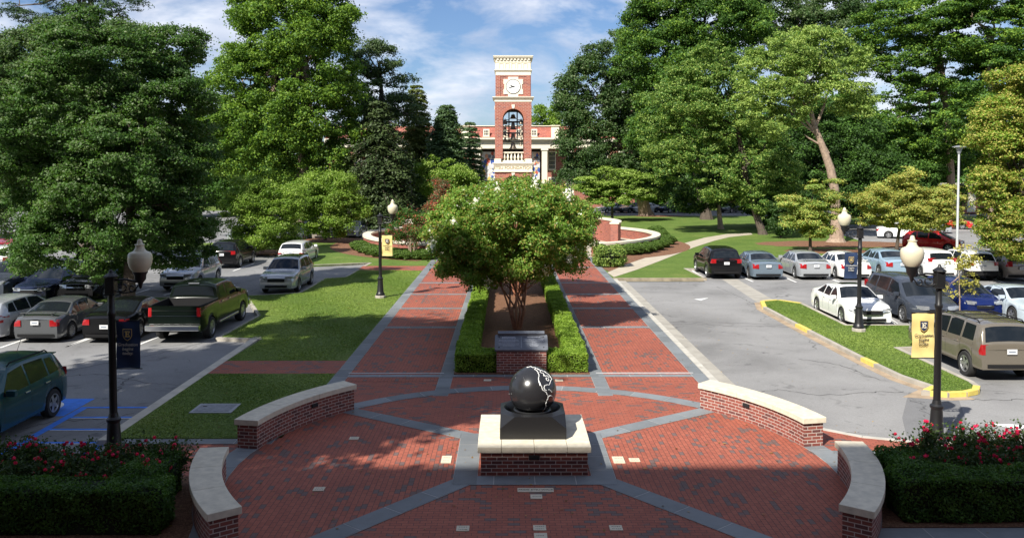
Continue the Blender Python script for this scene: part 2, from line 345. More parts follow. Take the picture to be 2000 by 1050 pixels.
def leaf_mesh(name, C, Nn, size, mat, val=None, wid=.34, mi=None, droop=None):
    n = len(C); Nn = Nn/np.linalg.norm(Nn, axis=1, keepdims=True)
    t = unit(n) if droop is None else unit(n)*.5+droop
    t = t-(t*Nn).sum(1, keepdims=True)*Nn; t /= np.linalg.norm(t, axis=1, keepdims=True)+1e-9
    b = np.cross(Nn, t); s = size[:, None] if np.ndim(size) else np.full((n, 1), size)
    V = np.empty((n, 4, 3)); V[:, 0] = C-t*s*.5; V[:, 1] = C+b*s*wid-t*s*.05; V[:, 2] = C+t*s*.5; V[:, 3] = C-b*s*wid-t*s*.05
    if val is None: val = RNG.random(n)
    return quads_mesh(name, V.reshape(-1, 3), val, mat, mi)
def link(me, name, parent=None):
    o = bpy.data.objects.new(name, me); COL.objects.link(o)
    if parent: o.parent = parent
    return o
def sublobes(L, k=5, f=.42, jit=1.0, flat=1.0):
    out_ = [np.array(l, float) for l in L]
    for l in L:
        for d in unit(k):
            if d[2] < -.5: d[2] *= -.5
            r = np.array(l[3:6])*f*RNG.uniform(.75, 1.25)
            out_.append(np.concatenate([np.array(l[:3])+d*np.array(l[3:6])*RNG.uniform(.72, 1.12)*jit, r*np.array([1, 1, flat])]))
    return np.array(out_)
def crown_pts(L, cl_r, leaf, dens=1.0, gap=.0, inner=.16, upb=.35, flat=.8, front=.0, keep=.72):
    area = 4*PI*((L[:, 3]*L[:, 4]+L[:, 3]*L[:, 5]+L[:, 4]*L[:, 5])/3)
    nc = int(area.sum()*1.25/(PI*cl_r**2)); p = area/area.sum()
    idx = RNG.choice(len(L), nc, p=p); d = unit(nc)
    rr = np.where(RNG.random(nc) < inner, RNG.uniform(.3, .8, nc), RNG.uniform(.82, 1.04, nc))
    C = L[idx, :3]+L[idx, 3:6]*d*rr[:, None]
    dist = np.full(nc, 9.)
    for k in range(len(L)):
        q = np.linalg.norm((C-L[k, :3])/L[k, 3:6], axis=1); q[idx == k] = 9; dist = np.minimum(dist, q)
    ok = (dist > keep) | (RNG.random(nc) < .06)
    if gap: ok &= RNG.random(nc) > gap
    if front: ok &= ~((d[:, 1] > .25) & (RNG.random(nc) < front))
    C, d = C[ok], d[ok]; nc = len(C)
    nl = max(6, int(dens*2.6*PI*cl_r**2/(leaf*leaf*.34)))
    cr_ = cl_r*RNG.choice([.38, .6, .85, 1.1, 1.55], nc)*RNG.uniform(.85, 1.15, nc); cv = RNG.random(nc)
    ci = np.repeat(np.arange(nc), np.maximum(4, (nl*(cr_/cl_r)**1.7).astype(int))); m = len(ci); sq = RNG.uniform(.55, 1.0, nc); sk = RNG.normal(size=(nc, 3))*.25
    dd = unit(m); dd += d[ci]*.45+np.array([0, 0, .35]); dd /= np.linalg.norm(dd, axis=1, keepdims=True)
    rad_ = np.where(RNG.random(m) < .12, RNG.uniform(1.0, 1.55, m), RNG.uniform(.5, 1.05, m)); P = C[ci]+(dd+sk[ci]*dd[:, [1, 2, 0]])*(cr_[ci]*rad_)[:, None]*np.stack([np.ones(m), np.ones(m), flat*sq[ci]], 1)
    Nn = dd*.55+unit(m)*.75+np.array([0, 0, upb])
    val = np.clip(cv[ci]*.6+RNG.random(m)*.5-.05, 0, 1)
    return P, Nn, val
def limbs(mb, base, r0, trunk_top, tips, bend=.15, n=9, fork=.6, spread=.5):
    base = Vector(base); top = Vector(trunk_top); k = 6; pts = []; rad = []
    off = Vector((random.uniform(-1, 1), random.uniform(-1, 1), 0))*(top-base).length*bend*.3
    for i in range(k+1):
        t = i/k; p = base.lerp(top, t)+off*math.sin(t*PI); pts.append(p); rad.append(r0*(1.45 if i == 0 else 1.0-.55*t))
    pts.insert(1, base.lerp(top, .05)); rad.insert(1, r0*1.08)
    mb.tube(pts, rad, n)
    for tp in tips:
        tp = Vector(tp); s = pts[0].lerp(top, random.uniform(fork, 1.0)); rr = r0*random.uniform(.28, .45)
        mid = s.lerp(tp, .5)+Vector((0, 0, -(tp-s).length*.1*random.random()))+Vector((random.uniform(-1, 1), random.uniform(-1, 1), 0))*(tp-s).length*.08
        mb.tube([s, s.lerp(mid, .5)+Vector((0, 0, .05*(mid-s).length)), mid, mid.lerp(tp, .6), tp], [rr, rr*.85, rr*.6, rr*.35, rr*.12], 6)
        for _ in range(2):
            e = mid.lerp(tp, random.uniform(.2, .8)); g = e+Vector([random.uniform(-1, 1) for _ in range(3)])*(tp-s).length*.28
            mb.tube([e, e.lerp(g, .5)+Vector((0, 0, .1)), g], [rr*.35, rr*.22, rr*.06], 5)
def px_lobes(circ, Y, depth=1.0):
    out_ = []
    for q in circ:
        x, y, r = q[:3]; dy = q[3] if len(q) > 3 else 0.0; sy = q[4] if len(q) > 4 else 1.0
        p = A(x, y, Y+dy); rm = r*(Y+dy)/FPX; out_.append([p[0], p[1], p[2], rm, rm*depth, rm*sy])
    return out_
def tree(name, label, cat, base, circ, Y, mat, cl=.8, leaf=.2, dens=1.0, r0=.35, bark=None, group=None, depth=1.0, sub=5, gap=0, upb=.35,
         flat=.8, front=.35, trunk_to=None, tipn=None, subf=.42, second=None, inner=.16, droop=None, wid=.34, keep=.72, dspread=0):
    leaf = leaf*.74
    L = px_lobes(circ, Y, depth)
    if dspread:
        for l in L: l[1] += random.uniform(-1, 1)*dspread
    root = thing(name, (base[0], base[1], 0), 0, label, cat, group); off = np.array([base[0], base[1], 0])
    LL = sublobes(L, sub, subf); P, Nn, val = crown_pts(LL, cl, leaf, dens, gap=gap, upb=upb, flat=flat, front=front, inner=inner, keep=keep)
    P[:, 2] = np.maximum(P[:, 2], .25)
    mi = None; mats = mat
    if second: mats = [mat, second[0]]; mi = (RNG.random(len(P)) < second[1]*(.4+1.2*val)).astype(int)
    me = leaf_mesh('crown', P-off, Nn, leaf*RNG.uniform(.7, 1.3, len(P)), mats, val, wid=wid, mi=mi, droop=droop)
    link(me, 'crown', root)
    mb = MB(); zc = [l[2] for l in L]; lo = min(l[2]-l[5] for l in L)
    mean = np.average(np.array(L)[:, :3], axis=0, weights=np.array(L)[:, 3])
    tt = trunk_to or (mean[0]*.6+base[0]*.4, mean[1]*.6+base[1]*.4, mean[2])
    tips = [(l[0], l[1], l[2]+l[5]*.3) for l in L][:tipn or 14]
    limbs(mb, (0, 0, -.1), r0, Vector(tt)-Vector(off), [Vector(t)-Vector(off) for t in tips])
    mb.build('trunk', bark or m_bark, root, smooth=60, merge=False)
    return root
def conifer(name, label, cat, base, H, Rb, mat, layers=16, leaf=.3, dens=1.0, z0=.8, group=None, r0=.3, per=11, droop=.35, sparse=0, top_r=.1, shape=.85, bark=None, tuft=.45, nb=60):
    root = thing(name, (base[0], base[1], 0), 0, label, cat, group); P = []; Nn = []; V = []; mb = MB()
    mb.tube([(0, 0, -.1), (0, 0, H*.5), (0, 0, H*.98)], [r0, r0*.6, .03], 8)
    for i in range(layers):
        t = (i+.5)/layers; z = z0+(H-z0)*t; r = top_r+(Rb-top_r)*(1-t)**shape
        n = max(4, int(per*(.45+.55*(1-t))))
        for k in range(n):
            if random.random() < sparse: continue
            a = 2*PI*(k+random.random())/n; rl = r*random.uniform(.65, 1.12)
            zt = z-rl*droop*random.uniform(.5, 1.3); d = np.array([math.cos(a), math.sin(a), 0])
            mb.tube([(0, 0, z), tuple(d*rl*.5+np.array([0, 0, z-(z-zt)*.3])), tuple(d*rl*.95+np.array([0, 0, zt]))], [.02+.02*rl, .02+.01*rl, .01], 4, cap=False)
            m = int(nb*dens*(.3+rl/Rb)); s = RNG.random(m)**.7; side = RNG.normal(size=m)*(.06+.22*rl*(1-s*.6))*tuft*1.6
            pz = z+(zt-z)*(s*.3+s*s*.7)+RNG.normal(size=m)*.07*rl**.5-np.abs(side)*.35
            tv = np.array([-math.sin(a), math.cos(a), 0])
            P.append(d[None]*(s*rl)[:, None]+tv[None]*side[:, None]+np.stack([0*pz, 0*pz, pz], 1))
            Nn.append(unit(m)*.6+np.array([0, 0, .8])+d*.3); V.append(np.clip(random.random()*.55+RNG.random(m)*.5, 0, 1))
    P = np.concatenate(P); Nn = np.concatenate(Nn); V = np.concatenate(V)
    link(leaf_mesh('crown', P, Nn, leaf*RNG.uniform(.7, 1.3, len(P)), mat, V, wid=.22), 'crown', root)
    mb.build('trunk', bark or m_bark, root, smooth=60, merge=False); return root
m_core = plain('hedge_interior', (.010, .016, .006), .95, var=.3)  # near-black colour standing in for shade inside hedges and bushes
def hedge_surf(polys, z0, z1, leaf, mat, name, label, cat, dens=1.0, wob=.05, group=None, topm=1.0):
    """clipped hedge: each poly a rectangle (x0,x1,y0,y1); leaves over top and sides, a solid dark core for the shaded inside"""
    cx = sum((p[0]+p[1])/2 for p in polys)/len(polys); cy = min(p[2] for p in polys)
    root = thing(name, (cx, cy, 0), 0, label, cat, group); P = []; Nn = []; mb = MB()
    def inside(q, e=0.0, skip=None):
        r = np.zeros(len(q), bool)
        for p in polys:
            if p is skip: continue
            r |= (q[:, 0] > p[0]+e) & (q[:, 0] < p[1]-e) & (q[:, 1] > p[2]+e) & (q[:, 1] < p[3]-e)
        return r
    for p in polys:
        x0, x1, y0, y1 = p
        mb.bx(x0+.05-cx, x1-.05-cx, y0+.05-cy, y1-.05-cy, .0, z1-.06)
        for (w_, h_, o_, u_, v_, nn) in (((x1-x0), (y1-y0), (x0, y0, z1), (1, 0, 0), (0, 1, 0), (0, 0, 1)), ((x1-x0), z1-z0, (x0, y0, z0), (1, 0, 0), (0, 0, 1), (0, -1, 0)),
                ((x1-x0), z1-z0, (x0, y1, z0), (1, 0, 0), (0, 0, 1), (0, 1, 0)), ((y1-y0), z1-z0, (x0, y0, z0), (0, 1, 0), (0, 0, 1), (-1, 0, 0)), ((y1-y0), z1-z0, (x1, y0, z0), (0, 1, 0), (0, 0, 1), (1, 0, 0))):
            n = int(w_*h_*dens*2.2/(leaf*leaf*.36)); u = RNG.random(n)*w_; v = RNG.random(n)*h_
            q = np.array(o_)[None]+u[:, None]*np.array(u_)+v[:, None]*np.array(v_); nn = np.array(nn, float)
            ws = wob*(np.sin(q[:, 0]*3.1+q[:, 1]*2.3)+np.sin(q[:, 1]*5.7+q[:, 2]*4)+np.sin(q[:, 0]*9+q[:, 2]*7)*.7)*.45
            ed = np.minimum(np.minimum(u, w_-u), np.minimum(v, h_-v)); rd = np.exp(-np.maximum(ed, 0)/.05)*.045
            q = q+nn*(RNG.normal(size=n)*.022-.015+ws-rd)[:, None]
            k = ~inside(q, .10, None if nn[2] > 0 else None) if nn[2] == 0 else np.ones(n, bool)
            P.append(q[k]); Nn.append((nn*.55+unit(n)*.8+np.array([0, 0, .25]))[k])
    P = np.concatenate(P); Nn = np.concatenate(Nn)
    vv = np.clip(.5+.35*np.sin(P[:, 0]*6+np.sin(P[:, 1]*5))*np.sin(P[:, 1]*6+P[:, 2]*9)+RNG.normal(size=len(P))*.25, 0, 1)
    link(leaf_mesh('foliage', P-np.array([cx, cy, 0]), Nn, leaf*RNG.uniform(.7, 1.35, len(P)), mat, vv), 'foliage', root)
    mb.build('dark_core', m_core, root); return root
def bush(name, label, cat, base, rx, ry, h, leaf, mat, group=None, dens=1.0, boxy=.0, second=None, z0=.05, parts=True):
    root = thing(name, (base[0], base[1], 0), 0, label, cat, group)
    n = int((rx+ry)/2*(h+1.2*(rx+ry)/2)*PI*2*dens*1.6/(leaf*leaf*.36)); d = unit(n); d[:, 2] = d[:, 2]
    e = 1-.5*boxy; dd = np.sign(d)*np.abs(d)**e; lump = 1+.07*np.sin(d[:, 0]*9+d[:, 2]*5+base[0])+.05*np.sin(d[:, 1]*13+d[:, 2]*11)
    P = dd*np.array([rx, ry, h/2])*(lump*RNG.uniform(.86, 1.03, n))[:, None]; P[:, 2] += h/2; P = P[P[:, 2] > z0]; n = len(P); d = d[:n]
    Nn = (P-np.array([0, 0, h/2]))/np.array([rx, ry, h/2])*.6+unit(n)*.8+np.array([0, 0, .25])
    mi = None; mats = mat
    if second: mats = [mat, second[0]]; mi = (RNG.random(n) < second[1]).astype(int)
    link(leaf_mesh('foliage', P, Nn, leaf*RNG.uniform(.7, 1.3, n), mats, None, mi=mi), 'foliage', root)
    mb = MB()
    for k in range(7):
        a = 2*PI*k/7; mb.tube([(0, 0, 0), (math.cos(a)*rx*.3, math.sin(a)*ry*.3, h*.45), (math.cos(a)*rx*.6, math.sin(a)*ry*.6, h*.8)], [.03, .02, .008], 5)
    mb.lathe([(0, .02), (rx*.55, h*.15), (rx*.72, h*.5), (rx*.5, h*.8), (0, h*.88)], 10)  # solid dark core among the stems, in place of inner shade
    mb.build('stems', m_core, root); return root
# ---------------------------------------------------------------- ground, roads, paving
LOT = -.12
ground_quad('ground', [(-900, -60), (900, -60), (900, 1600), (-900, 1600)], -.30, m_gfar)
def P(*q): return [G(x, y) for x, y in q]
XL0, XL1, XL2, XL3 = -5.18, -4.75, -2.03, -1.63
XR0, XR1, XR2, XR3 = 2.46, 2.86, 5.49, 5.90
def gy(y): return G(1000, y)[1]
YB = [gy(v) for v in (733.5, 638.6, 601.7, 574.3, 552, 522)]
YTOP = gy(505)
YS, YN = 24.55, YB[0]           # the walks begin north of the ring
# asphalt: the right-hand drive and car park, the left-hand car park, the roads behind
tag(ground_quad('right_car_park', [(5.6, 6), (60, 6), (60, 52.3), (11.0, 52.3), (11.0, 47.3), (5.6, 47.3)], LOT, m_asph), kind='structure')
ground_quad('left_car_park', [(-70, 8), (-9.0, 8), (-9.0, 56.5), (-16, 57.5), (-16, 66), (-70, 66)], LOT, m_asph2)
ground_quad('upper_car_park', [(-75, 71), (-26, 71), (-12.6, 76.5), (-11.5, 83), (-7.5, 92), (-7, 112), (-75, 112)], LOT, m_asph2)
ground_quad('cross_road', [(-75, 112.02), (120, 112.02), (120, 128), (-75, 128)], LOT, m_asph2)
ground_quad('far_car_park', [(29, 62), (90, 62), (90, 96), (34, 96)], LOT, m_asph)
# lawns (slabs a kerb's height above the asphalt)
lawn_n = 0
def lawn(poly, mat=None, z=0.0): return ground_quad('lawn', poly, z, mat or m_grass, skirt=.28)
KX = -9.05
lawn([(KX, 19.35), (XL0, 19.35), (XL0, gy(728.5)), (KX, gy(728.5))])
p1_ = [(KX, gy(703.5)), (XL0, gy(703.5)), (XL0, gy(528))]
edge = P((690, 528), (674, 541), (631, 543), (583, 571), (486, 577)) + P((506, 616), (440, 655))
E1 = [G(700, 526), G(672, 541), G(634, 543), G(585, 571), G(478, 577), G(503, 616), G(425, 658), G(512, 661)]
lawn(p1_ + E1)
E3 = [G(600, 518), G(722, 513)]
lawn([E3[0], E3[1], (-9.2, gy(519)), (XL0, gy(519)), (XL0, 57.0), (-5.0, 62), (-12, 66), (-11.4, 76), (-12.6, 76.2), (-26, 70.7), (-34, 70.7), (-34, 66.2), (-15.8, 66.2), (-15.8, 57.2)])
# median strip between the rows on the left
lawn([(-34, 38.6), (-13.6, 38.6), (-13.6, 41.0), (-34, 41.0)])
# right: lawn by the ring, lawn up to the cross road
lawn([(6.25, 47.9), (11.2, 47.9), (11.05, 52.6), (60, 52.6), (60, 61.8), (28.7, 61.8), (33.6, 96.3), (90, 96.3), (90, 111.8), (-6.8, 111.8), (-7.2, 92), (-11.2, 82.8), (-11.3, 76.3), (-11.9, 66.1), (-4.9, 62.1), (XL0, 57.1), (XL0, 56.9), (XR3, 56.9), (XR3, 47.9)], z=-.004)
# island on the right
ISL = [G(1492, 588), G(1520, 586), G(1562, 592), G(1650, 635), G(1790, 635), (16.1, 29.7), G(1745, 678), (13.35, 24.5), (13.25, 24.0), (13.0, 23.6), (12.6, 23.38), (12.1, 23.3), (11.7, 23.42), G(1832, 755), G(1763, 732), G(1690, 698), G(1560, 632), G(1497, 599)]
def inset(poly, d):
    n = len(poly); a = sum(poly[i][0]*poly[(i+1) % n][1]-poly[(i+1) % n][0]*poly[i][1] for i in range(n)); s = 1 if a > 0 else -1; out_ = []
    for i in range(n):
        p, q, r = Vector(poly[i-1]), Vector(poly[i]), Vector(poly[(i+1) % n]); e1 = (q-p).normalized(); e2 = (r-q).normalized()
        n1_ = Vector((-e1.y, e1.x))*s; n2_ = Vector((-e2.y, e2.x))*s; b = (n1_+n2_); b = b/max(b.length_squared/2, .5); out_.append((q.x+b.x*d, q.y+b.y*d))
    return out_
ISL_O = [(12.35, 39.4)]
def kerb(name, pts, wd=.15, z1=.004, mat=None, closed=False, side=1, z0=-.16, kind='structure', cat=None):
    """a kerb strip to one side of a line, with its joints"""
    mb = MB(); n = len(pts); seq = list(range(n)) if closed else list(range(n)); V2 = [Vector(p) for p in pts]; inn = []
    for i in range(n):
        if closed: p, r = V2[i-1], V2[(i+1) % n]
        else: p = V2[max(i-1, 0)]; r = V2[min(i+1, n-1)]
        q = V2[i]; e1 = (q-p); e2 = (r-q); e1 = e1.normalized() if e1.length > 1e-6 else e2.normalized(); e2 = e2.normalized() if e2.length > 1e-6 else e1
        b = Vector((-e1.y, e1.x))+Vector((-e2.y, e2.x)); b = b/max(b.length_squared/2, .6); inn.append(q+b*wd*side)
    for i in range(n if closed else n-1):
        a, b, c, d = V2[i], V2[(i+1) % n], inn[(i+1) % n], inn[i]; L = (b-a).length; k = max(1, round(L/3.0))
        for j in range(k):
            t0, t1 = j/k+.004/L, (j+1)/k-.004/L
            quad = [a.lerp(b, t0), a.lerp(b, t1), d.lerp(c, t1), d.lerp(c, t0)]; mb.prism([tuple(v) for v in quad], z0, z1)
    o = mb.build(name, mat or m_conc, merge=False); return tag(o, kind=kind)
lawn(ISL)
kerb('kerb', ISL, wd=.16, z1=.012, closed=True, side=1)
# broad worn concrete gutter of the island
IG = inset(ISL, -.42)
gm = MB(); nI = len(ISL)
for i in list(range(10, nI))+[0]:
    j = (i+1) % nI; gm.prism([ISL[i], ISL[j], IG[j], IG[i]], LOT-.02, LOT+.012)
tag(gm.build('gutter', plain('worn_gutter', (.33, .25, .17), .9, var=.3, scale=2.5, bump=.3), merge=False), kind='structure')
def yellow(a, b):
    a, b = Vector(a), Vector(b); d = (b-a).normalized(); nrm = Vector((-d.y, d.x)); m = MB()
    q = [a-nrm*.03, b-nrm*.03, b+nrm*.18, a+nrm*.18]; m.prism([tuple(v) for v in q], LOT+.0, .022); return m
ym = MB()
def ymark(pts):
    for i in range(len(pts)-1):
        a, b = Vector(pts[i]), Vector(pts[i+1]); d = (b-a).normalized(); nr = Vector((-d.y, d.x))
        ym.prism([tuple(v) for v in (a-nr*.17, b-nr*.17, b+nr*.012, a+nr*.012)], LOT+.01, .018)
isl_r = ISL[::-1]
def isl_pt(x, y): return G(x, y)
ymark([ISL[2], ISL[1], ISL[0], ISL[-1]])
sg = lambda a, b, t0, t1: [tuple(Vector(a).lerp(Vector(b), t1)), tuple(Vector(a).lerp(Vector(b), t0))]
ymark(sg(ISL[-3], ISL[-2], .78, .99)); ymark(sg(ISL[-4], ISL[-3], .63, .99)); ymark(ISL[8:14][::-1])
tag(ym.build('kerb_marking', m_yel, merge=False), kind='structure')
# kerbs elsewhere
kerb('kerb', [(KX, 19.2), (KX, 31.2)], wd=.28, side=1, mat=plain('pale_kerb', (.50, .46, .38), .85, var=.2, scale=2, bump=.2))
kerb('kerb', [E1[6], E1[7]], wd=.15, side=-1, z1=.01)
for a, b in ((0, 1), (2, 3), (4, 5), (5, 6)): kerb('kerb', [E1[a], E1[b]] , wd=.14, side=1, z1=.008)
kerb('kerb', [E1[1], E1[2]], wd=.14, side=1, z1=.008); kerb('kerb', [E1[3], E1[4]], wd=.14, side=1, z1=.008)
kerb('kerb', [E3[0], E3[1]], wd=.16, side=1, z1=.01); kerb('kerb', [E3[1], (-9.2, gy(519))], wd=.16, side=1, z1=.008)
kerb('kerb', [(-15.8, 57.2), E3[0]], wd=.16, side=1, z1=.01); kerb('kerb', [(-15.8, 66.2), (-15.8, 57.2)], wd=.15, side=1, z1=.01)
kerb('kerb', [(-34, 38.6), (-13.6, 38.6), (-13.6, 41.0), (-34, 41.0)], wd=.15, side=1, z1=.01)
kerb('kerb', [(XR3+.02, 47.8), (11.2, 47.8)], wd=.2, side=1, z1=.012, mat=plain('stained_kerb', (.30, .25, .18), .9, var=.35, scale=3, bump=.3))
kerb('kerb', [(11.2, 47.8), (11.05, 52.5), (60, 52.5)], wd=.16, side=1, z1=.012)
kerb('kerb', [(XR3+.01, 23.2), (XR3+.01, 47.6)], wd=.20, side=-1, z1=.006, mat=plain('white_kerb', (.45, .43, .38), .8, var=.2, scale=3))
kerb('gutter', [(XR3+.22, 22.5), (XR3+.22, 47.6)], wd=.48, side=-1, z1=LOT+.012, z0=-.2, mat=plain('gutter_pan', (.33, .31, .27), .85, var=.2, scale=2, bump=.2))
# curved kerb where the drive bends round the plaza
cvp = [(XR3+.01, 23.2), (6.15, 22.2), (6.6, 21.2), (7.3, 20.2), (8.2, 19.45), (9.3, 19.05), (12, 18.95), (30, 18.95)]
kerb('kerb', cvp[::-1], wd=.15, side=1, z1=.006, mat=bpy.data.materials['white_kerb'])
# brick paving
YF = 3.0
cxp, cyp, RP = .53, 17.42, 6.15
ground_quad('brick_paving', [(KX+.3, YF), (30, YF), (30, 18.9), (12, 18.9), (9.3, 19.0), (8.2, 19.4), (7.3, 20.1), (6.6, 21.1), (6.15, 22.2), (XR3, 23.2), (XR3, YS+3), (XL0, YS+3), (XL0, 19.3), (KX+.3, 19.3)], -.006, m_pave, skirt=.2)
for (a, b) in ((XL1, XL2), (XR1, XR2)): ground_quad('brick_walk', [(a, YS), (b, YS), (b, YTOP+3), (a, YTOP+3)], 0, m_pave_r, skirt=.1)
ground_quad('brick_path', [(KX-.1, gy(728.5)), (XL0, gy(728.5)), (XL0, gy(703.5)), (KX-.1, gy(703.5))], .002, m_pave, skirt=.2)
ground_quad('brick_path', [(-9.2, gy(528)), (XL0, gy(528)), (XL0, gy(519)), (-9.2, gy(519))], .002, m_pave, skirt=.2)
ground_quad('brick_court', [(XL0, YTOP+3), (XR3, YTOP+3), (XR3, 72), (XL0, 72)], .0, m_pave, skirt=.1)
def sector(a0, a1, mat, z, rr=RP):
    pts = [(cxp, cyp)]+[(cxp+rr*math.cos(a0+(a1-a0)*i/24), cyp+rr*math.sin(a0+(a1-a0)*i/24)) for i in range(25)]
    return ground_quad('brick_paving', pts, z, mat)
A1, A2, A3, A4 = R(42), R(138), R(225), R(315)
sector(A1, A2, m_pave, 0.0); sector(A2, A3, m_pave_r, 0.0); sector(A4-2*PI, A1, m_pave_r, 0.0); sector(A3, A4, m_pave, 0.0)
# bluestone bands: separate slabs with joints over a mortar bed
SL = MB(); SV = []; BED = MB()
def slab_quad(q, z=.006):
    SL.face([(p[0], p[1], z) for p in q]); SV.append(random.random())
def band(a, b, wd, seg=.9, z=.006, j=.007):
    a, b = Vector(a), Vector(b); d = (b-a); L = d.length; d.normalize(); nr = Vector((-d.y, d.x))*wd/2; n = max(1, round(L/seg))
    BED.face([(*(a-nr), z-.003), (*(b-nr), z-.003), (*(b+nr), z-.003), (*(a+nr), z-.003)])
    for i in range(n):
        p = a+d*(L*i/n+j); q = a+d*(L*(i+1)/n-j); nn = nr*(1-.012/wd); slab_quad([p-nn, q-nn, q+nn, p+nn], z)
def bandarc(c, r0, r1, a0, a1, seg=.9, z=.006):
    n = max(1, round(abs(a1-a0)*r0/seg)); k = 4
    for i in range(n):
        s0, s1 = a0+(a1-a0)*i/n, a0+(a1-a0)*(i+1)/n; e = .007/r0; v = random.random()
        for q in range(k):
            t0, t1 = s0+e+(s1-s0-2*e)*q/k, s0+e+(s1-s0-2*e)*(q+1)/k
            SL.face([(c[0]+r*math.cos(t), c[1]+r*math.sin(t), z) for r, t in ((r0, t0), (r1, t0), (r1, t1), (r0, t1))]); SV.append(v)
    m = 48
    for i in range(m):
        t0, t1 = a0+(a1-a0)*i/m, a0+(a1-a0)*(i+1)/m
        BED.face([(c[0]+r*math.cos(t), c[1]+r*math.sin(t), z-.003) for r, t in ((r0, t0), (r1, t0), (r1, t1), (r0, t1))])
YA = 53.2
for x0, x1 in ((XL0, XL1), (XR2, XR3)): band(((x0+x1)/2, 22.6 if x0 > 0 else 22.2), ((x0+x1)/2, YTOP+3), x1-x0, .95)
for x0, x1 in ((XL2, XL3), (XR0, XR1)): band(((x0+x1)/2, 22.95), ((x0+x1)/2, YTOP), x1-x0, .95, z=.0065)
for yb in YB[1:]:
    band((XL1, yb), (XL2, yb), .36, .9, z=.0052); band((XR1, yb), (XR2, yb), .36, .9, z=.0052)
band((XL1, YB[0]), (XR2, YB[0]), .30, .9, z=.0075)
mstrip = MB()
for a, b in ((XL1-.05, XL2+.1), (XR1-.2, XR2+.1)): mstrip.bx(a, b, gy(728.4)-.045, gy(728.4)+.045, 0, .012)
tag(mstrip.build('drain_strip', plain('drain_grey', (.42, .42, .42), .5)), kind='structure')
bandarc((cxp, cyp), RP, RP+.47, R(-62), R(242), .95, z=.009)
def polar(a, r): return (cxp+r*math.cos(a), cyp+r*math.sin(a))
HQ = 1.62
pcx, pcy = .53, 18.02
for a, sx, sy in ((A1, 1, 1), (A2, -1, 1), (A3, -1, -1), (A4, 1, -1)):
    band((pcx+sx*(HQ-.22), pcy+sy*(HQ-.22)), polar(a, RP+.1), .47, .95, z=.0105)
for s in (-1, 1):
    band((pcx-HQ, pcy+s*(HQ-.24)), (pcx+HQ, pcy+s*(HQ-.24)), .48, .8, z=.012); band((pcx+s*(HQ-.24), pcy-HQ), (pcx+s*(HQ-.24), pcy+HQ), .48, .8, z=.0135)
band((KX+.3, 19.1), (-5.3, 19.1), .36, .9); band((7.0, 18.2), (30, 18.2), .4, .9)
band((-8.6, YF+3), (-8.6, 8), .4, .9)
band((6.2, 14.15), (18, 14.15), .45, .9, z=.0068); band((5.9, 12.5), (6.45, 14.3), .42, .9, z=.0082); band((-4.75, 12.5), (-5.25, 14.6), .42, .9, z=.0082); band((-5.25, 14.6), (-5.7, 16.2), .42, .9, z=.0094)
me_ = SL.build('bluestone_paving', m_slate, merge=False); at = me_.data.attributes.new('v', 'FLOAT', 'FACE'); at.data.foreach_set('value', SV); tag(me_, kind='structure')
tag(BED.build('paving_bed', m_joint, merge=False), kind='structure')
# soldier courses beside the bands of the walks
# planting bed, mulch rings, concrete path
ground_quad('mulch_bed', [(XL3, YB[0]+.2), (XR0, YB[0]+.2), (XR0, YTOP), (XL3, YTOP)], .02, m_mulch, skirt=.1)
pu = P((1186, 532), (1221, 517), (1264, 502), (1317, 480), (1376, 464), (1419, 457), (1467, 455)); pl = P((1467, 458), (1424, 463), (1364, 480), (1302, 503.6), (1245, 526), (1199, 541))
def smooth_strip(a, b, z, mat, name):
    m = MB(); n = min(len(a), len(b))
    for i in range(n-1): m.face([(*a[i], z), (*b[i], z), (*b[i+1], z), (*a[i+1], z)])
    return tag(m.build(name, mat), kind='structure')
pl2 = P((1199, 541), (1245, 526), (1290, 509), (1355, 483), (1395, 470), (1424, 463), (1470, 458))
smooth_strip(pu, pl2, .006, m_path, 'footpath')
ground_quad('footpath', P((1221, 500), (1293, 494), (1295, 497), (1268, 501), (1221, 504)), .005, m_path)
ground_quad('mulch_bed', P((1180, 506), (1221, 500), (1293, 494), (1264, 502), (1221, 517), (1190, 530), (1172, 522)), .003, m_mulch)
def blob(cx, cy, rx, ry, z=.012, n=28, mat=None):
    pts = [(cx+rx*math.cos(2*PI*k/n)*(1+.08*math.sin(3*k+cx)), cy+ry*math.sin(2*PI*k/n)*(1+.1*math.sin(2.3*k+cy))) for k in range(n)]
    m = MB()
    for k in range(n):
        p, q = pts[k], pts[(k+1) % n]; m.face([(p[0], p[1], z-.02), (q[0], q[1], z-.02), (cx+(q[0]-cx)*.5, cy+(q[1]-cy)*.5, z+.05), (cx+(p[0]-cx)*.5, cy+(p[1]-cy)*.5, z+.05)])
        m.face([(cx+(p[0]-cx)*.5, cy+(p[1]-cy)*.5, z+.05), (cx+(q[0]-cx)*.5, cy+(q[1]-cy)*.5, z+.05), (cx, cy, z+.07)])
    return tag(m.build('mulch_ring', mat or m_mulch, smooth=60), kind='structure')
b_ = G(512, 492); blob(b_[0]+1, b_[1], 3.0, 2.0); b_ = G(635, 469); blob(b_[0]+1, b_[1], 4, 2.5)
b_ = G(1640, 474); blob(b_[0]-1, b_[1]-1, 6.5, 3.2); b_ = G(1582, 490); blob(b_[0]+1.5, b_[1], 3.5, 2.0); b_ = G(1262, 421); blob(b_[0]+1.5, b_[1]-1, 3.2, 2)
b_ = G(1750, 497); blob(b_[0], b_[1], 1.5, 1.0)
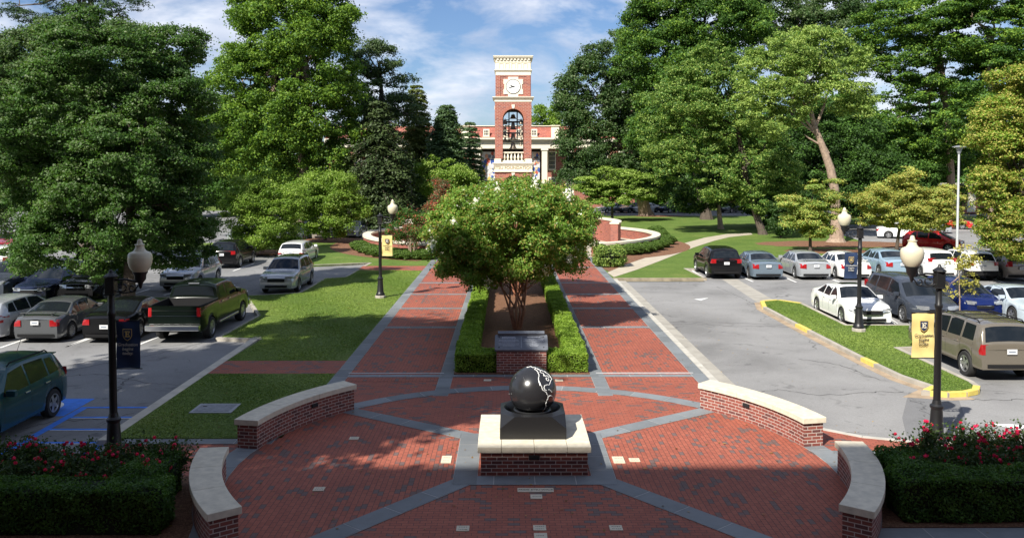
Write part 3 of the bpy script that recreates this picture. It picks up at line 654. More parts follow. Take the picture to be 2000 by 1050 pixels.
# ring bed
RC = (.3, 70.0); RR = 12.0
def ringbed(a0, a1, r0, r1, z, mat, name, n=30):
    m = MB()
    for i in range(n):
        s, t = a0+(a1-a0)*i/n, a0+(a1-a0)*(i+1)/n
        m.face([(RC[0]+r*math.cos(q), RC[1]+r*math.sin(q), z) for r, q in ((r0, s), (r1, s), (r1, t), (r0, t))])
    return tag(m.build(name, mat), kind='structure')
ringbed(R(125), R(244), RR, RR+2.6, .006, m_mulch, 'mulch_bed'); ringbed(R(-60), R(20), RR, RR+2.4, .008, m_mulch, 'mulch_bed')
ringbed(0, 2*PI, .1, RR-.1, .012, m_path, 'court_floor', 48)
# markings: parking lines, arrows, blue access stall
mk = MB()
def stripe(a, b, wd=.11, z=LOT+.005, mb=None):
    a, b = Vector(a), Vector(b); d = (b-a).normalized(); n = Vector((-d.y, d.x))*wd/2; (mb or mk).face([(*(a-n), z), (*(b-n), z), (*(b+n), z), (*(a+n), z)])
def GL(x, y): return G(x, y, LOT)
stripe(GL(129, 677), GL(222, 640)); stripe(GL(0, 679), GL(52, 661)); stripe(GL(266, 675), GL(318, 654)); stripe(GL(129, 677), GL(178, 660))
stripe(GL(320, 576), GL(420, 549)); stripe(GL(455, 529), GL(497, 514)); stripe(GL(225, 584), GL(293, 564)); stripe(GL(605, 514), GL(625, 505))
stripe(GL(330, 532), GL(380, 520)); stripe(GL(440, 575), GL(458, 556)); stripe(GL(540, 472), GL(560, 466)); stripe(GL(610, 472), GL(622, 463)); stripe(GL(665, 467), GL(680, 458)); stripe(GL(742, 449), GL(765, 440))
for x, y, x2, y2 in ((1445, 539, 1471, 550), (1525, 538, 1555, 551), (1612, 540, 1640, 551), (1348, 526, 1376, 542), (1697, 541, 1722, 551), (1780, 541, 1808, 551), (1935, 542, 1963, 553), (1868, 542, 1890, 551)): stripe(GL(x, y), GL(x2, y2))
stripe(GL(1733, 618), GL(1752, 632)); stripe(GL(1700, 600), GL(1750, 632))
mk.face([(*GL(x, y), LOT+.005) for x, y in ((1355, 584), (1369, 586.5), (1384, 581.5))]); mk.face([(*GL(x, y), LOT+.005) for x, y in ((1360, 587), (1369, 591.5), (1366, 590))][::-1])
mk.face([(*GL(x, y), LOT+.005) for x, y in ((1927, 826), (1992, 839), (1998, 829))]); mk.face([(*GL(x, y), LOT+.005) for x, y in ((1990, 829.5), (1990, 837), (2080, 838), (2080, 830))][::-1])
tag(mk.build('road_marking', m_mark, merge=False), kind='structure')
bm_ = MB(); xi, xo = G(200, 785, LOT)[0], G(291, 785, LOT)[0]
xo = -9.28; xi = -11.15
stripe((xi, 12), (xi, 22.3), .2, mb=bm_); stripe((xo, 12), (xo, 22.3), .2, mb=bm_); stripe((xi-.1, 22.3), (xo+.1, 22.3), .12, z=LOT+.0065, mb=bm_)
for k in range(9): stripe((xi, 21.4-1.0*k), (xo, 21.4-1.0*k), .11, z=LOT+.0065, mb=bm_)
wm = MB()
for k in range(9): stripe((xi+.15, 21.31-1.0*k), (xo-.15, 21.31-1.0*k), .035, z=LOT+.008, mb=wm)
cb = G(133, 793, LOT); bm_.face([(cb[0]+a, cb[1]+b, LOT+.005) for a, b in ((-2.2, -.9), (.35, -.9), (.35, .75), (-2.2, .75))])
for i in range(14):
    a, b = R(-80)+R(160)*i/14, R(-80)+R(160)*(i+1)/14; cc = (cb[0]-.75, cb[1]-.1)
    wm.face([(cc[0]+r*math.cos(t), cc[1]+r*math.sin(t), LOT+.008) for r, t in ((.52, a), (.62, a), (.62, b), (.52, b))])
tag(bm_.build('stall_marking', m_blue, merge=False), kind='structure'); tag(wm.build('stall_marking', m_mark, merge=False), kind='structure')
pt = MB(); pt.face([(*GL(x, y), LOT+.003) for x, y in ((1775, 765), (1872, 778), (1885, 815), (1898, 850), (1880, 880), (1770, 850), (1762, 815))][::-1])
tag(pt.build('asphalt_patch', m_patch), kind='structure')
cp = MB(); cp.face([(*GL(x, y), LOT+.003) for x, y in ((1410, 545), (1440, 545), (1510, 585), (1500, 596), (1482, 592))][::-1])
tag(cp.build('gutter', bpy.data.materials['gutter_pan']), kind='structure')
ground_quad('flower_bed', [(-17, 13.7), (-5.3, 13.7), (-5.75, 16.9), (-17, 16.9)], .008, m_mulch); ground_quad('flower_bed', [(6.45, 14.4), (22, 14.4), (22, 17.3), (6.9, 17.3)], .008, m_mulch)

ck = MB()
for ln in ([(1292, 634), (1360, 631), (1430, 637), (1500, 636), (1562, 640)], [(1290, 629), (1350, 628), (1440, 631), (1530, 634)], [(1400, 560), (1450, 582), (1478, 596)], [(120, 733), (200, 731), (290, 748), (380, 752), (440, 741)], [(118, 728), (190, 712), (260, 700), (330, 686), (400, 668), (440, 655)], [(120, 716), (200, 700), (300, 680), (420, 662)], [(230, 765), (240, 745), (262, 735)], [(40, 838), (110, 822), (200, 818), (262, 806)], [(1560, 700), (1640, 712), (1720, 742)], [(1420, 770), (1520, 760), (1600, 772), (1700, 766), (1765, 764)], [(1872, 778), (1930, 781), (2000, 780)]):
    for i in range(len(ln)-1):
        a, b = Vector(GL(*ln[i])), Vector(GL(*ln[i+1])); k = 8; prev = a
        for j in range(1, k+1):
            q = a.lerp(b, j/k)+(Vector((random.uniform(-.06, .06), random.uniform(-.10, .10))) if j < k else Vector((0, 0))); stripe(prev, q, random.uniform(.015, .04), z=LOT+.0035, mb=ck); prev = q
tag(ck.build('asphalt_crack', plain('crack_tar', (.045, .045, .045), .8), merge=False), kind='structure')
BH = 29.0
# ---------------------------------------------------------------- seat walls
def ang(x, y, z=0.0):
    p = G(x, y, z); return math.atan2(p[1]-cyp, p[0]-cxp)
def seat_wall(a0, a1, label, plate=None, n=28):
    if a1 < a0: a0, a1 = a1, a0
    root = thing('seat_wall', (cxp, cyp, 0), 0, label, 'wall', 'curved brick seat walls round the plaza')
    m = MB(); m.arc((0, 0), RP, RP+.46, a0, a1, -.02, .53, n); m.build('brick_body', m_brick, root, smooth=30)
    mc = MB(); k = max(2, round((a1-a0)*RP/1.15)); e = .003/RP; o = .05
    A0, A1_ = a0-o/RP, a1+o/RP
    for i in range(k): mc.arc((0, 0), RP-o, RP+.46+o, A0+(A1_-A0)*i/k+e, A0+(A1_-A0)*(i+1)/k-e, .53, .655, 8)
    mc.build('coping', m_coping, root, bevel=.008)
    if plate:
        t = plate; mp_ = MB(); mp_.box(((RP-.012)*math.cos(t), (RP-.012)*math.sin(t), .40), (.05, .20, .09), t); mp_.build('step_light', m_black, root, bevel=.006)
    return root
aFL0, aFL1 = ang(693.5, 800), ang(502, 877); aFR0, aFR1 = ang(1360, 800), ang(1574, 872.4)
aNL0 = ang(441, 937); aNR0 = ang(1636, 924); aNL1 = ang(481, 990, .60); aNR1 = ang(1626, 985, .60)
if aNL0 < 0: aNL0 += 2*PI
if aNL1 < 0: aNL1 += 2*PI
seat_wall(aFL0, aFL1, 'curved brick seat wall at the edge of the lawn, left of the granite globe', ang(592, 818))
seat_wall(aFR0, aFR1, 'sunlit curved brick seat wall beside the drive, right of the granite globe', ang(1480, 818))
seat_wall(aNL1, aNL0, 'curved brick seat wall in shade beside the left rose bed')
seat_wall(aNR1, aNR0, 'curved brick seat wall, mostly shaded, beside the right rose bed')
# ---------------------------------------------------------------- pedestal, basin, globe
pf = G(1043, 928)[1]; pcx = G(1043.5, 928)[0]; ph = 1.075; pcy2 = pf+ph
root = thing('pedestal', (pcx, pcy2, 0), 0, 'square brick pedestal with a cream stone cap under the granite globe', 'pedestal')
m = MB(); m.bx(-ph, ph, -ph, ph, 0, .48); m.build('brick_body', m_brick, root)
m = MB(); o_ = 1.14; ys = [-o_, -.38, .38, o_]; xs = [-o_, -.66, 0, .66, o_]
for i in range(4):
    m.bx(xs[i]+.004, xs[i+1]-.004, -o_, -.62, .48, .60); m.bx(xs[i]+.004, xs[i+1]-.004, .62, o_, .48, .60)
for j, (a, b) in enumerate(((-.612, -.004), (.004, .612))):
    m.bx(-o_, -.5, a, b, .48, .60); m.bx(.5, o_, a, b, .48, .60)
m.bx(-.5, .5, -.612, .612, .49, .598)
m.build('stone_cap', m_coping, root, bevel=.006)
m = MB(); m.bx(-.11, .11, -ph-.025, -ph, .33, .42); m.build('step_light', m_black, root, bevel=.005)
BX, BY, B0 = pcx-.01, pcy2+.03, .60
root = thing('fountain_basin', (BX, BY, B0), 0, 'dark granite basin with cut corners holding the granite globe', 'fountain basin')
m = MB(); h = .685; q = .39; zc_, zt_ = .22, .46
bot = [(-h, -h, 0), (h, -h, 0), (h, h, 0), (-h, h, 0)]; cor = [(x, y, zc_) for x, y, _ in bot]
oc = [(-q, -h), (q, -h), (h, -q), (h, q), (q, h), (-q, h), (-h, q), (-h, -q)]; top = [(x*.985, y*.985, zt_) for x, y in oc]
for i in range(4):
    j = (i+1) % 4; m.face([bot[i], bot[j], cor[j], top[(2*i+1) % 8], top[2*i], cor[i]])
    m.face([cor[j], top[(2*i+2) % 8], top[(2*i+1) % 8]])
nn = 48; ro = .60
def oct_pt(a):
    best = 1e9
    for i in range(8):
        p, q_ = Vector(top[i][:2]), Vector(top[(i+1) % 8][:2]); d = Vector((math.cos(a), math.sin(a))); e = q_-p; nrm = Vector((e.y, -e.x)); den = d.dot(nrm)
        if den > 1e-6: best = min(best, p.dot(nrm)/den)
    return best
for k in range(nn):
    a, b = 2*PI*k/nn, 2*PI*(k+1)/nn; ra, rb = oct_pt(a), oct_pt(b); c_ = lambda r, t, z: (r*math.cos(t), r*math.sin(t), z)
    m.face([c_(ro, a, zt_+.03), c_(ra, a, zt_), c_(rb, b, zt_), c_(ro, b, zt_+.03)])
    for (r0, z0), (r1, z1) in (((ro, zt_+.03), (ro-.03, zt_-.02)), ((ro-.03, zt_-.02), (ro-.06, .2)), ((ro-.06, .2), (.38, .2)), ((.38, .2), (.40, zt_-.02)), ((.40, zt_-.02), (.37, zt_+.0)), ((.37, zt_+.0), (.30, zt_-.10))):
        m.face([c_(r0, b, z0), c_(r1, b, z1), c_(r1, a, z1), c_(r0, a, z0)])
m.build('granite_block', m_granite, root, smooth=25)
m = MB(); m.lathe([(0, .27), (ro-.055, .27)], 32, caps=False); m.build('water', plain('basin_water', (.01, .012, .014), .05, var=0, spec=.8), root)
GR = .505; gcz = 1.425
gx = A(1040.3, 761, BY)[0]; gz = ZA(761, BY, 1040)
root = thing('granite_globe', (gx, BY, gz), 0, 'polished black granite globe with white inlaid coastlines of the Americas', 'globe')
bpy.context.view_layer.update()
m = MB(); nl, nm = 48, 96
m.lathe([(GR*math.sin(PI*i/nl), -GR*math.cos(PI*i/nl)) for i in range(nl+1)], nm, caps=False); m.build('sphere', m_granite_s, root, smooth=180)
def on_globe(u, v):
    x, y = 980+u/6.5625, 700+v/6.5625; d = Vector(ray(x, y)).normalized(); o = Vector((0, 0, HC))-Vector((gx, BY, gz)); b = o.dot(d); c = o.dot(o)-GR*GR
    D = b*b-c; t = -b-math.sqrt(max(D, 0)); return o+d*t
LINES = [[(320, 115), (350, 105), (375, 100), (400, 115), (425, 110), (440, 125), (420, 135), (450, 150), (460, 165), (470, 190), (480, 215), (470, 245), (475, 280), (490, 310), (500, 340), (515, 370), (520, 395), (545, 410), (570, 430), (580, 450), (600, 480), (590, 510), (575, 540), (565, 570), (565, 610), (550, 640), (525, 670)],
 [(440, 125), (470, 135), (500, 150), (540, 160), (560, 175), (590, 195), (610, 215), (630, 240), (640, 265), (625, 285), (620, 310), (605, 335), (575, 335), (550, 345), (540, 365), (545, 390), (560, 405), (575, 405)],
 [(570, 245), (595, 250), (605, 275), (590, 285), (570, 270), (570, 245)], [(600, 390), (620, 405), (640, 425)], [(600, 480), (625, 470), (650, 485), (660, 515), (668, 545)],
 [(500, 150), (490, 170), (510, 180), (530, 185), (545, 210), (560, 225), (580, 215), (600, 235), (625, 245)], [(470, 262), (478, 300), (492, 345)], [(545, 210), (535, 205), (540, 222), (555, 222)]]
m = MB()
for ln in LINES:
    fine = []
    for i in range(len(ln)-1):
        for k in range(3):
            t = k/3; fine.append((ln[i][0]+(ln[i+1][0]-ln[i][0])*t+random.uniform(-3, 3), ln[i][1]+(ln[i+1][1]-ln[i][1])*t+random.uniform(-3, 3)))
    fine.append(ln[-1]); m.tube([on_globe(*p) for p in fine], [random.uniform(.006, .0115) for _ in fine], 5)
for p in ((175, 243), (125, 450), (95, 452)): m.lathe([(0, -.006), (.008, 0), (0, .006)], 6, tuple(on_globe(*p)))
for i in range(6): m.lathe([(0, -.004), (.004, 0), (0, .004)], 5, tuple(on_globe(275+i*5, 235+i*11)))
m.build('coastline_inlay', m_inlay, root, smooth=60)
# ---------------------------------------------------------------- dedication plaque
py_ = YB[0]+.24
px0, px1 = XA(969.5, py_), XA(1067.5, py_); pm = (px0+px1)/2; hw = (px1-px0)/2
root = thing('dedication_plaque', (pm, py_, 0), 0, 'sloping slate plaque on a brick base in front of the crape myrtle', 'plaque')
m = MB(); m.wallprism([(0, 0), (.62, 0), (.62, .95), (0, .70)], -hw, hw); b = m.build('brick_base', m_brick, root)
b.data.transform(Matrix.Rotation(PI/2, 4, 'Z')); b.data.transform(Matrix.Translation((0, 0, 0)))
uvl = b.data.uv_layers[0]
for pl_ in b.data.polygons:
    for li in pl_.loop_indices:
        co = b.data.vertices[b.data.loops[li].vertex_index].co; uvl.data[li].uv = (co.x, co.z) if abs(pl_.normal.y) > .5 else (co.y, co.z)
sl = math.atan2(.32, .52); T4 = Matrix.Translation((0, .26, .875)) @ Matrix.Rotation(sl, 4, 'X')
m = MB(); W2, H2, rc = hw+.055, .34, .06; pts = []
for cx_, cy_, a in ((W2-rc, -H2+rc, -90), (W2-rc, H2-rc, 0), (-W2+rc, H2-rc, 90), (-W2+rc, -H2+rc, 180)):
    for k in range(5): t = R(a+k*22.5); pts.append((cx_+rc*math.cos(t), cy_+rc*math.sin(t)))
m.prism(pts, -.045, .045, True); p_ = m.build('slate_panel', plain('plaque_slate', (.115, .125, .145), .4, var=.12, scale=8), root, bevel=.008); p_.data.transform(T4)
m = MB(); m.bx(-W2+.09, W2-.09, .30, .42, .02, .12); q_ = m.build('back_ledge', bpy.data.materials['plaque_slate'], root); q_.data.transform(T4)
for sx in (-1, 1):
    for sy in (-1, 1): m = MB(); m.lathe([(0, .056), (.02, .056), (.022, .046)], 10, (sx*(W2-.13), sy*(H2-.11), 0), caps=False); q_ = m.build('bolt', m_black, root); q_.data.transform(T4)
m = MB(); m.bx(-.004, .004, -.25, .25, .045, .049)
def dashline(xc, y, wdt, hgt):
    x = xc-wdt/2
    while x < xc+wdt/2:
        l = random.uniform(.012, .05); m.bx(x, min(x+l, xc+wdt/2), y-hgt/2, y+hgt/2, .045, .049); x += l+.009
for xc in (-.38, .38):
    rows = [(.22, .40, .028), (.165, .42, .028), (.10, .58, .012), (.06, .62, .012), (.02, .40, .012), (-.06, .62, .012), (-.11, .60, .012), (-.155, .34, .012)] if xc < 0 else [(.22, .40, .028), (.14, .60, .014), (.10, .56, .014), (.055, .62, .014), (.01, .12, .014), (-.07, .20, .012), (-.12, .28, .012), (-.165, .24, .012)]
    for y, w_, h_ in rows: dashline(xc, y, w_, h_)
q_ = m.build('engraved_lines', plain('plaque_print', (.42, .44, .48), .6, var=0), root); q_.data.transform(T4)
# ---------------------------------------------------------------- engraved pavers
m_pav = plain('cream_paver', (.60, .53, .40), .75, var=.1, scale=6); m_pavt = plain('paver_print', (.10, .085, .07), .8, var=0)
def paver(px, py, wx, wy, label, txt=None, rows=2, rz=0):
    x, y = G(px, py); root = thing('engraved_paver', (x, y, .006), rz, label, 'paving stone', 'cream engraved stones set in the brick paving')
    m = MB(); m.prism([(-wx/2, -wy/2), (wx/2, -wy/2), (wx/2, wy/2), (-wx/2, wy/2)], -.01, .009); m.build('stone', m_pav, root)
    if txt: text_mesh('lettering', txt, wy*.42, m_pavt, root, Matrix.Translation((0, 0, .010)), .0006, bold=.002)
    else:
        m = MB()
        for r in range(rows):
            yy = wy*.22*(1 if r == 0 else -1) if rows > 1 else 0; x = -wx*.32
            while x < wx*.3:
                l = random.uniform(.012, .03); m.bx(x, x+l, yy-.008, yy+.008, .009, .0105); x += l+.012
        m.build('lettering', m_pavt, root)
    return root
paver(1023, 957, .24, .19, 'cream paver reading PRIDE, left of three in a row before the globe', 'PRIDE')
paver(1046, 957, .22, .19, 'cream paver with a dark emblem, middle of three in a row before the globe', 'ETSU')
paver(1069, 957, .24, .19, 'cream paver reading WALK, right of three in a row before the globe', 'WALK')
paver(1047.5, 970, .22, .21, 'small cream paver just below the row of three stones', rows=1)
paver(904, 1032, .22, .21, 'cream paver near the bottom edge, left of the centre line'); paver(1054, 1031, .22, .21, 'cream paver near the bottom edge, on the centre line'); paver(1056, 1046.5, .22, .21, 'cream paver cut by the bottom edge of the view', rows=1)
paver(1203, 1031, .22, .21, 'cream paver near the bottom edge, right of the centre line')
paver(623, 955, .21, .20, 'cream paver alone in the brick near the lower left seat wall'); paver(691.5, 856, .21, .20, 'cream paver alone in the brick near the upper left seat wall')
paver(872, 897, .21, .43, 'tall cream paver in the brick, left of the pedestal', rows=2); paver(1208, 898, .24, .40, 'tall cream paver in the brick, right of the pedestal', rows=2); paver(1239, 898, .22, .20, 'small cream paver beside the tall one, right of the pedestal')
paver(952, 742.5, .22, .18, 'cream paver in the brick north of the ring, left of the globe', rows=1); paver(1092, 742.5, .22, .18, 'cream paver in the brick north of the ring, right of the globe', rows=1)
# utility cover
c0 = [G(x, y) for x, y in ((370, 806), (452, 806), (467, 789.5), (393, 789.5))]; cxm = sum(p[0] for p in c0)/4; cym = sum(p[1] for p in c0)/4
root = thing('utility_cover', (cxm, cym, 0), 0, 'gray concrete utility cover set flush in the left lawn', 'utility cover')
m = MB(); m.bx(-.53, .53, -.42, .42, 0, .02); m.build('frame', plain('cover_frame', (.34, .35, .36), .8, var=.1), root)
m = MB(); m.bx(-.45, .45, -.34, .34, .02, .026); m.build('lid', plain('cover_lid', (.24, .25, .26), .85, var=.25, scale=12), root); m = MB(); m.bx(-.36, -.26, .12, .16, .026, .034); m.build('handle', m_black, root)
# ---------------------------------------------------------------- lamp posts and banners
def lamp_post(x, y, side, label):
    root = thing('lamp_post', (x, y, 0), 0, label, 'lamp post', 'black acorn lamp posts round the plaza')
    m = MB(); m.lathe([(.26, 0), (.26, .10), (.22, .12)], 8); m.build('footing', m_conc, root)
    m = MB(); m.lathe([(.21, .11), (.21, .20), (.17, .26), (.155, .30), (.125, .80), (.12, .86), (.145, .90), (.145, .94), (.10, .98), (.085, 1.06)], 16); m.build('base', m_iron, root, smooth=35)
    m = MB(); m.lathe([(.078, 1.04), (.070, 3.1), (.085, 3.12), (.085, 3.18), (.07, 3.2), (.068, 3.56)], 14); m.build('pole', m_iron, root, smooth=40)
    m = MB(); m.box((0, 0, 3.72), (.19, .19, .36)); m.lathe([(.15, 3.9), (.15, 3.93), (.05, 4.0), (.03, 4.05), (0, 4.07)], 8); m.box((0, 0, 3.55), (.23, .23, .03)); m.build('post_head', m_iron, root, bevel=.01)
    s = side; m = MB(); m.tube([(0, 0, 3.84), (s*.3, 0, 3.86), (s*.56, 0, 3.80)], .022, 8)
    def scroll(cx_, cz_, r, a0, a1, r2):
        m.tube([(cx_+s*(r+(r2-r)*i/14)*math.cos(a0+(a1-a0)*i/14), 0, cz_+(r+(r2-r)*i/14)*math.sin(a0+(a1-a0)*i/14)) for i in range(15)], .016, 6)
    scroll(.0+s*.24, 3.70, .11, R(-150), R(170), .04); scroll(s*.44, 3.68, .09, R(-20), R(-340), .03); m.tube([(s*.09, 0, 3.62), (s*.24, 0, 3.57), (s*.46, 0, 3.60), (s*.57, 0, 3.74)], .016, 6)
    m.build('bracket', m_iron, root, smooth=50)
    lx = s*.61; m = MB(); m.lathe([(0, 3.66), (.025, 3.68), (.05, 3.78), (.11, 3.86), (.12, 3.96), (.15, 4.0), (.15, 4.02)], 14, (lx, 0, 0)); hd = m.build('lamp_holder', m_iron, root, smooth=45)
    m = MB(); m.lathe([(.14, 4.02), (.20, 4.10), (.235, 4.20), (.245, 4.30), (.235, 4.38), (.205, 4.42), (.13, 4.45), (.095, 4.50), (.085, 4.56), (.105, 4.585), (.06, 4.60), (.05, 4.65), (.035, 4.69), (0, 4.70)], 24, (lx, 0, 0)); m.build('lamp_globe', m_lampglass, root, smooth=30)
    if s: 
        for z in (3.0, 1.99): m = MB(); m.tube([(s*.05, 0, z), (s*.62, 0, z)], .011, 6); m.build('banner_arm', m_iron, root)
    return root
LP = {}
lp_spec = [((223.5, 903), 1, 'black acorn lamp post with a navy banner, behind the left rose bed'), ((1828, 873), -1, 'black acorn lamp post with a yellow banner, behind the right rose bed'),
           ((743, 581), 1, 'black acorn lamp post with a yellow banner, on the lawn by the brick walk'), ((1677, 646), -1, 'black acorn lamp post with a navy banner, on the grass island by the white sedan')]
for (q, s, l) in lp_spec:
    p = G(*q); LP[q] = (p, s); lamp_post(p[0], p[1], s, l)
for q, Y, s, l in (((852, 361), 104, 1, 'distant acorn lamp post among trees left of the bell tower'), ((1684, 423), 92, -1, 'distant acorn lamp post beyond the right-hand car park')):
    p = A(q[0], q[1], Y); o = lamp_post(p[0], p[1], s, l)
def banner(x, y, s, navy, label):
    root = thing('banner', (x+s*.335, y, 0), 0, label, 'banner', 'Graduation begins today banners'); bg_, fg = (m_navy, m_goldp) if navy else (m_gold, plain('navy_print', (.012, .022, .07), .7, var=0))
    m = MB(); n = 10; W_ = .245; z1, z0 = 2.985, 2.005
    for i in range(n):
        for j in range(14):
            f = lambda a, b: (-W_+2*W_*a/n, .018*math.sin(a*.7+b*.35+x)+.012*math.sin(b*.9), z0+(z1-z0)*b/14)
            for off, rev in ((0, False), (.006, True)):
                q = [f(i, j), f(i+1, j), f(i+1, j+1), f(i, j+1)]; q = [(a, b+off, c) for a, b, c in q]; m.face(q[::-1] if rev else q)
    m.build('cloth', bg_, root, smooth=60); yy = -.036
    sh = [(-.085, .11), (.085, .11), (.085, -.02), (.06, -.075), (0, -.12), (-.06, -.075), (-.085, -.02)]; zc = 2.71
    m = MB(); m.wallprism([(a*1.12, b*1.1+zc) for a, b in sh], yy-.002, yy+.002); m.build('shield_edge', fg if navy else m_goldp, root)
    m = MB(); m.wallprism([(a*.98, b*.98+zc) for a, b in sh], yy-.005, yy-.003); m.build('shield', bg_ if navy else fg, root)
    eo = m_goldp if navy else plain('cream_print', (.72, .66, .50), .7, var=0)
    m = MB(); zz_ = zc+.012
    for a, b, c, d in ((-.032, -.066, .018, .132), ): m.bx(-.034, -.008, yy-.008, yy-.006, zz_-.058, zz_+.058)
    m.bx(-.052, .05, yy-.008, yy-.006, zz_+.042, zz_+.062); m.bx(-.052, .05, yy-.008, yy-.006, zz_-.062, zz_-.042); m.bx(-.008, .026, yy-.008, yy-.006, zz_-.009, zz_+.011)
    m.bx(.034, .05, yy-.008, yy-.006, zz_+.026, zz_+.042); m.bx(.034, .05, yy-.008, yy-.006, zz_-.042, zz_-.026); m.bx(.018, .032, yy-.008, yy-.006, zz_-.024, zz_+.026)
    m.build('emblem_letter', eo, root)
    tm = plain('pale_print', (.45, .44, .40), .7, var=0) if navy else plain('dark_print', (.05, .05, .05), .7, var=0)
    for k, (tx, zz2) in enumerate((('Graduation', 2.50), ('begins', 2.41), ('today.', 2.32))): text_mesh('lettering', tx, .092, tm, root, FACE_S(0, yy, zz2), .001, shear=.2, bold=.0012)
    return root
for (q, s, _), nv, l in zip(lp_spec, (True, False, False, True), ('navy banner on the lamp post behind the left rose bed', 'yellow banner on the lamp post behind the right rose bed', 'yellow banner on the lamp post beside the left brick walk', 'navy banner on the lamp post on the grass island')):
    p = G(*q); banner(p[0], p[1], s, nv, l)
p = A(1873, 300, 54.5)
root = thing('light_pole', (p[0], p[1], LOT), 0, 'tall white light pole with a flat round head behind the parked cars', 'light pole')
m = MB(); m.tube([(0, 0, 0), (0, 0, 7.2)], [.085, .06], 12); m.build('pole', m_pole, root, smooth=50)
m = MB(); m.lathe([(.06, 7.2), (.13, 7.35), (.15, 7.5), (.18, 7.52), (.22, 7.62), (.42, 7.66), (.42, 7.69), (.12, 7.76), (0, 7.77)], 20); m.build('lamp_head', plain('lamp_head_grey', (.35, .36, .38), .4, metal=.4, var=.1), root, smooth=35)
# ---------------------------------------------------------------- bell tower
TY = 74.0; SC_ = TY/FPX
tw = 71*SC_; TX = XA(1002.3, TY); Z = lambda y: ZA(y, TY); hw_ = tw/2; TH = .48; YC = TY+hw_
root = thing('bell_tower', (TX, YC, 0), 0, 'red brick bell tower with a clock, cream cornices and hanging bells', 'bell tower')
def four(fn, mat, name, **kw):
    m = MB()
    fn(m); base_v = list(m.v); base_f = list(m.f); base_m = list(m.m); base_uv = list(m.uv); M2 = MB()
    for k in range(4):
        c, s = math.cos(k*PI/2), math.sin(k*PI/2); o = len(M2.v)
        M2.v += [(x*c-y*s, x*s+y*c, z) for x, y, z in base_v]; M2.f += [tuple(i+o for i in f) for f in base_f]; M2.m += base_m; M2.uv += base_uv
    return M2.build(name, mat, root, **kw)
ow = 41*SC_; zs = Z(233)
def arch_poly(w_, z0, z1, ow_, zspring, e=0):
    pts = [(-w_/2, z0), (-ow_/2, z0), (-ow_/2, zspring)]; pts += [(-ow_/2*math.cos(PI*i/20), zspring+ow_/2*math.sin(PI*i/20)) for i in range(1, 20)]
    return pts+[(ow_/2, zspring), (ow_/2, z0), (w_/2, z0), (w_/2, z1), (-w_/2, z1)]
def panel(m, z0, z1, ow_, zsp):
    P_ = arch_poly(tw-TH*2*0, z0, z1, ow_, zsp); y0, y1 = -hw_, -hw_+TH
    n = len(P_); L_ = P_[:3]; arc_ = P_[2:23]; 
    xo, xi = hw_, ow_/2
    def pr(poly): m.wallprism(poly, y0, y1)
    # mitred corners: keep each side inside its own quadrant
    pr([(-xo+TH, z0), (-xi, z0), (-xi, zsp), (-xo+TH, zsp)]); pr([(xi, z0), (xo-TH, z0), (xo-TH, zsp), (xi, zsp)])
    pr([(-xo+TH, zsp)]+[tuple(a) for a in arc_]+[(xo-TH, zsp), (xo-TH, z1), (-xo+TH, z1)])
    m.bx(-xo, -xo+TH, y0, y1, z0, z1)
four(lambda m: panel(m, Z(310), Z(199), ow, zs), m_tbrick, 'brick_belfry', merge=False)
zb2 = Z(343); ow2 = ow*1.0
four(lambda m: panel(m, 0, Z(336), ow2, zb2-ow2/2), m_tbrick, 'brick_base', merge=False)
def ringp(m, r0, r1, zsp, yf=.02):
    for i in range(20):
        a, b = PI*i/20+.006, PI*(i+1)/20-.006
        m.wallprism([(-r0*math.cos(a), zsp+r0*math.sin(a)), (-r0*math.cos(b), zsp+r0*math.sin(b)), (-r1*math.cos(b), zsp+r1*math.sin(b)), (-r1*math.cos(a), zsp+r1*math.sin(a))], -hw_-yf, -hw_+.05)
m_vous = plain('arch_brick', (.36, .13, .085), .75, var=.2, scale=10)
four(lambda m: (ringp(m, ow/2-.005, ow/2+.26, zs), ringp(m, ow2/2-.005, ow2/2+.26, zb2-ow2/2)), m_vous, 'arch_ring', merge=False)
def keyst(m):
    zt = Z(204.5); m.wallprism([(-.10, Z(212)), (.10, Z(212)), (.15, zt), (-.15, zt)], -hw_-.07, -hw_+.05)
    m.wallprism([(-.10, Z(344)), (.10, Z(344)), (.15, Z(337)), (-.15, Z(337))], -hw_-.07, -hw_+.05)
four(keyst, m_white, 'keystone', merge=False)
def slabs(name, specs, mat=m_white):
    m = MB()
    for y0, y1, ex in specs: m.bx(-hw_-ex, hw_+ex, -hw_-ex, hw_+ex, Z(y1), Z(y0))
    return m.build(name, mat, root, bevel=.015)
slabs('belfry_cornice', [(189.3, 190.8, .22), (190.8, 192.6, .16), (192.6, 199.0, .04)])
hc_ = 67*SC_/2
m = MB(); m.bx(-hc_, hc_, -hc_, hc_, Z(189.4), Z(147)); m.build('clock_storey', m_tbrick, root)
def pil(m):
    for s in (-1, 1): m.bx(s*(hc_-.19)-.19, s*(hc_-.19)+.19, -hc_-.045, -hc_+.02, Z(189.3), Z(147.1))
    m.bx(-hc_+.38, hc_-.38, -hc_-.03, -hc_+.02, Z(149.5), Z(147.1))
four(pil, m_tbrick, 'corner_pilaster', merge=False)
m = MB()
for y0, y1, ex in ((109, 110.5, .24), (110.5, 112.8, .20), (112.8, 114.5, .12), (121, 122, .05), (136, 137.4, .14), (137.4, 138.8, .10)): m.bx(-hc_-ex, hc_+ex, -hc_-ex, hc_+ex, Z(y1), Z(y0))
m.bx(-hc_-.02, hc_+.02, -hc_-.02, hc_+.02, Z(136), Z(114.5)); m.bx(-hc_-.03, hc_+.03, -hc_-.03, hc_+.03, Z(147), Z(138.8))
m.build('top_cornice', m_white, root, bevel=.01)
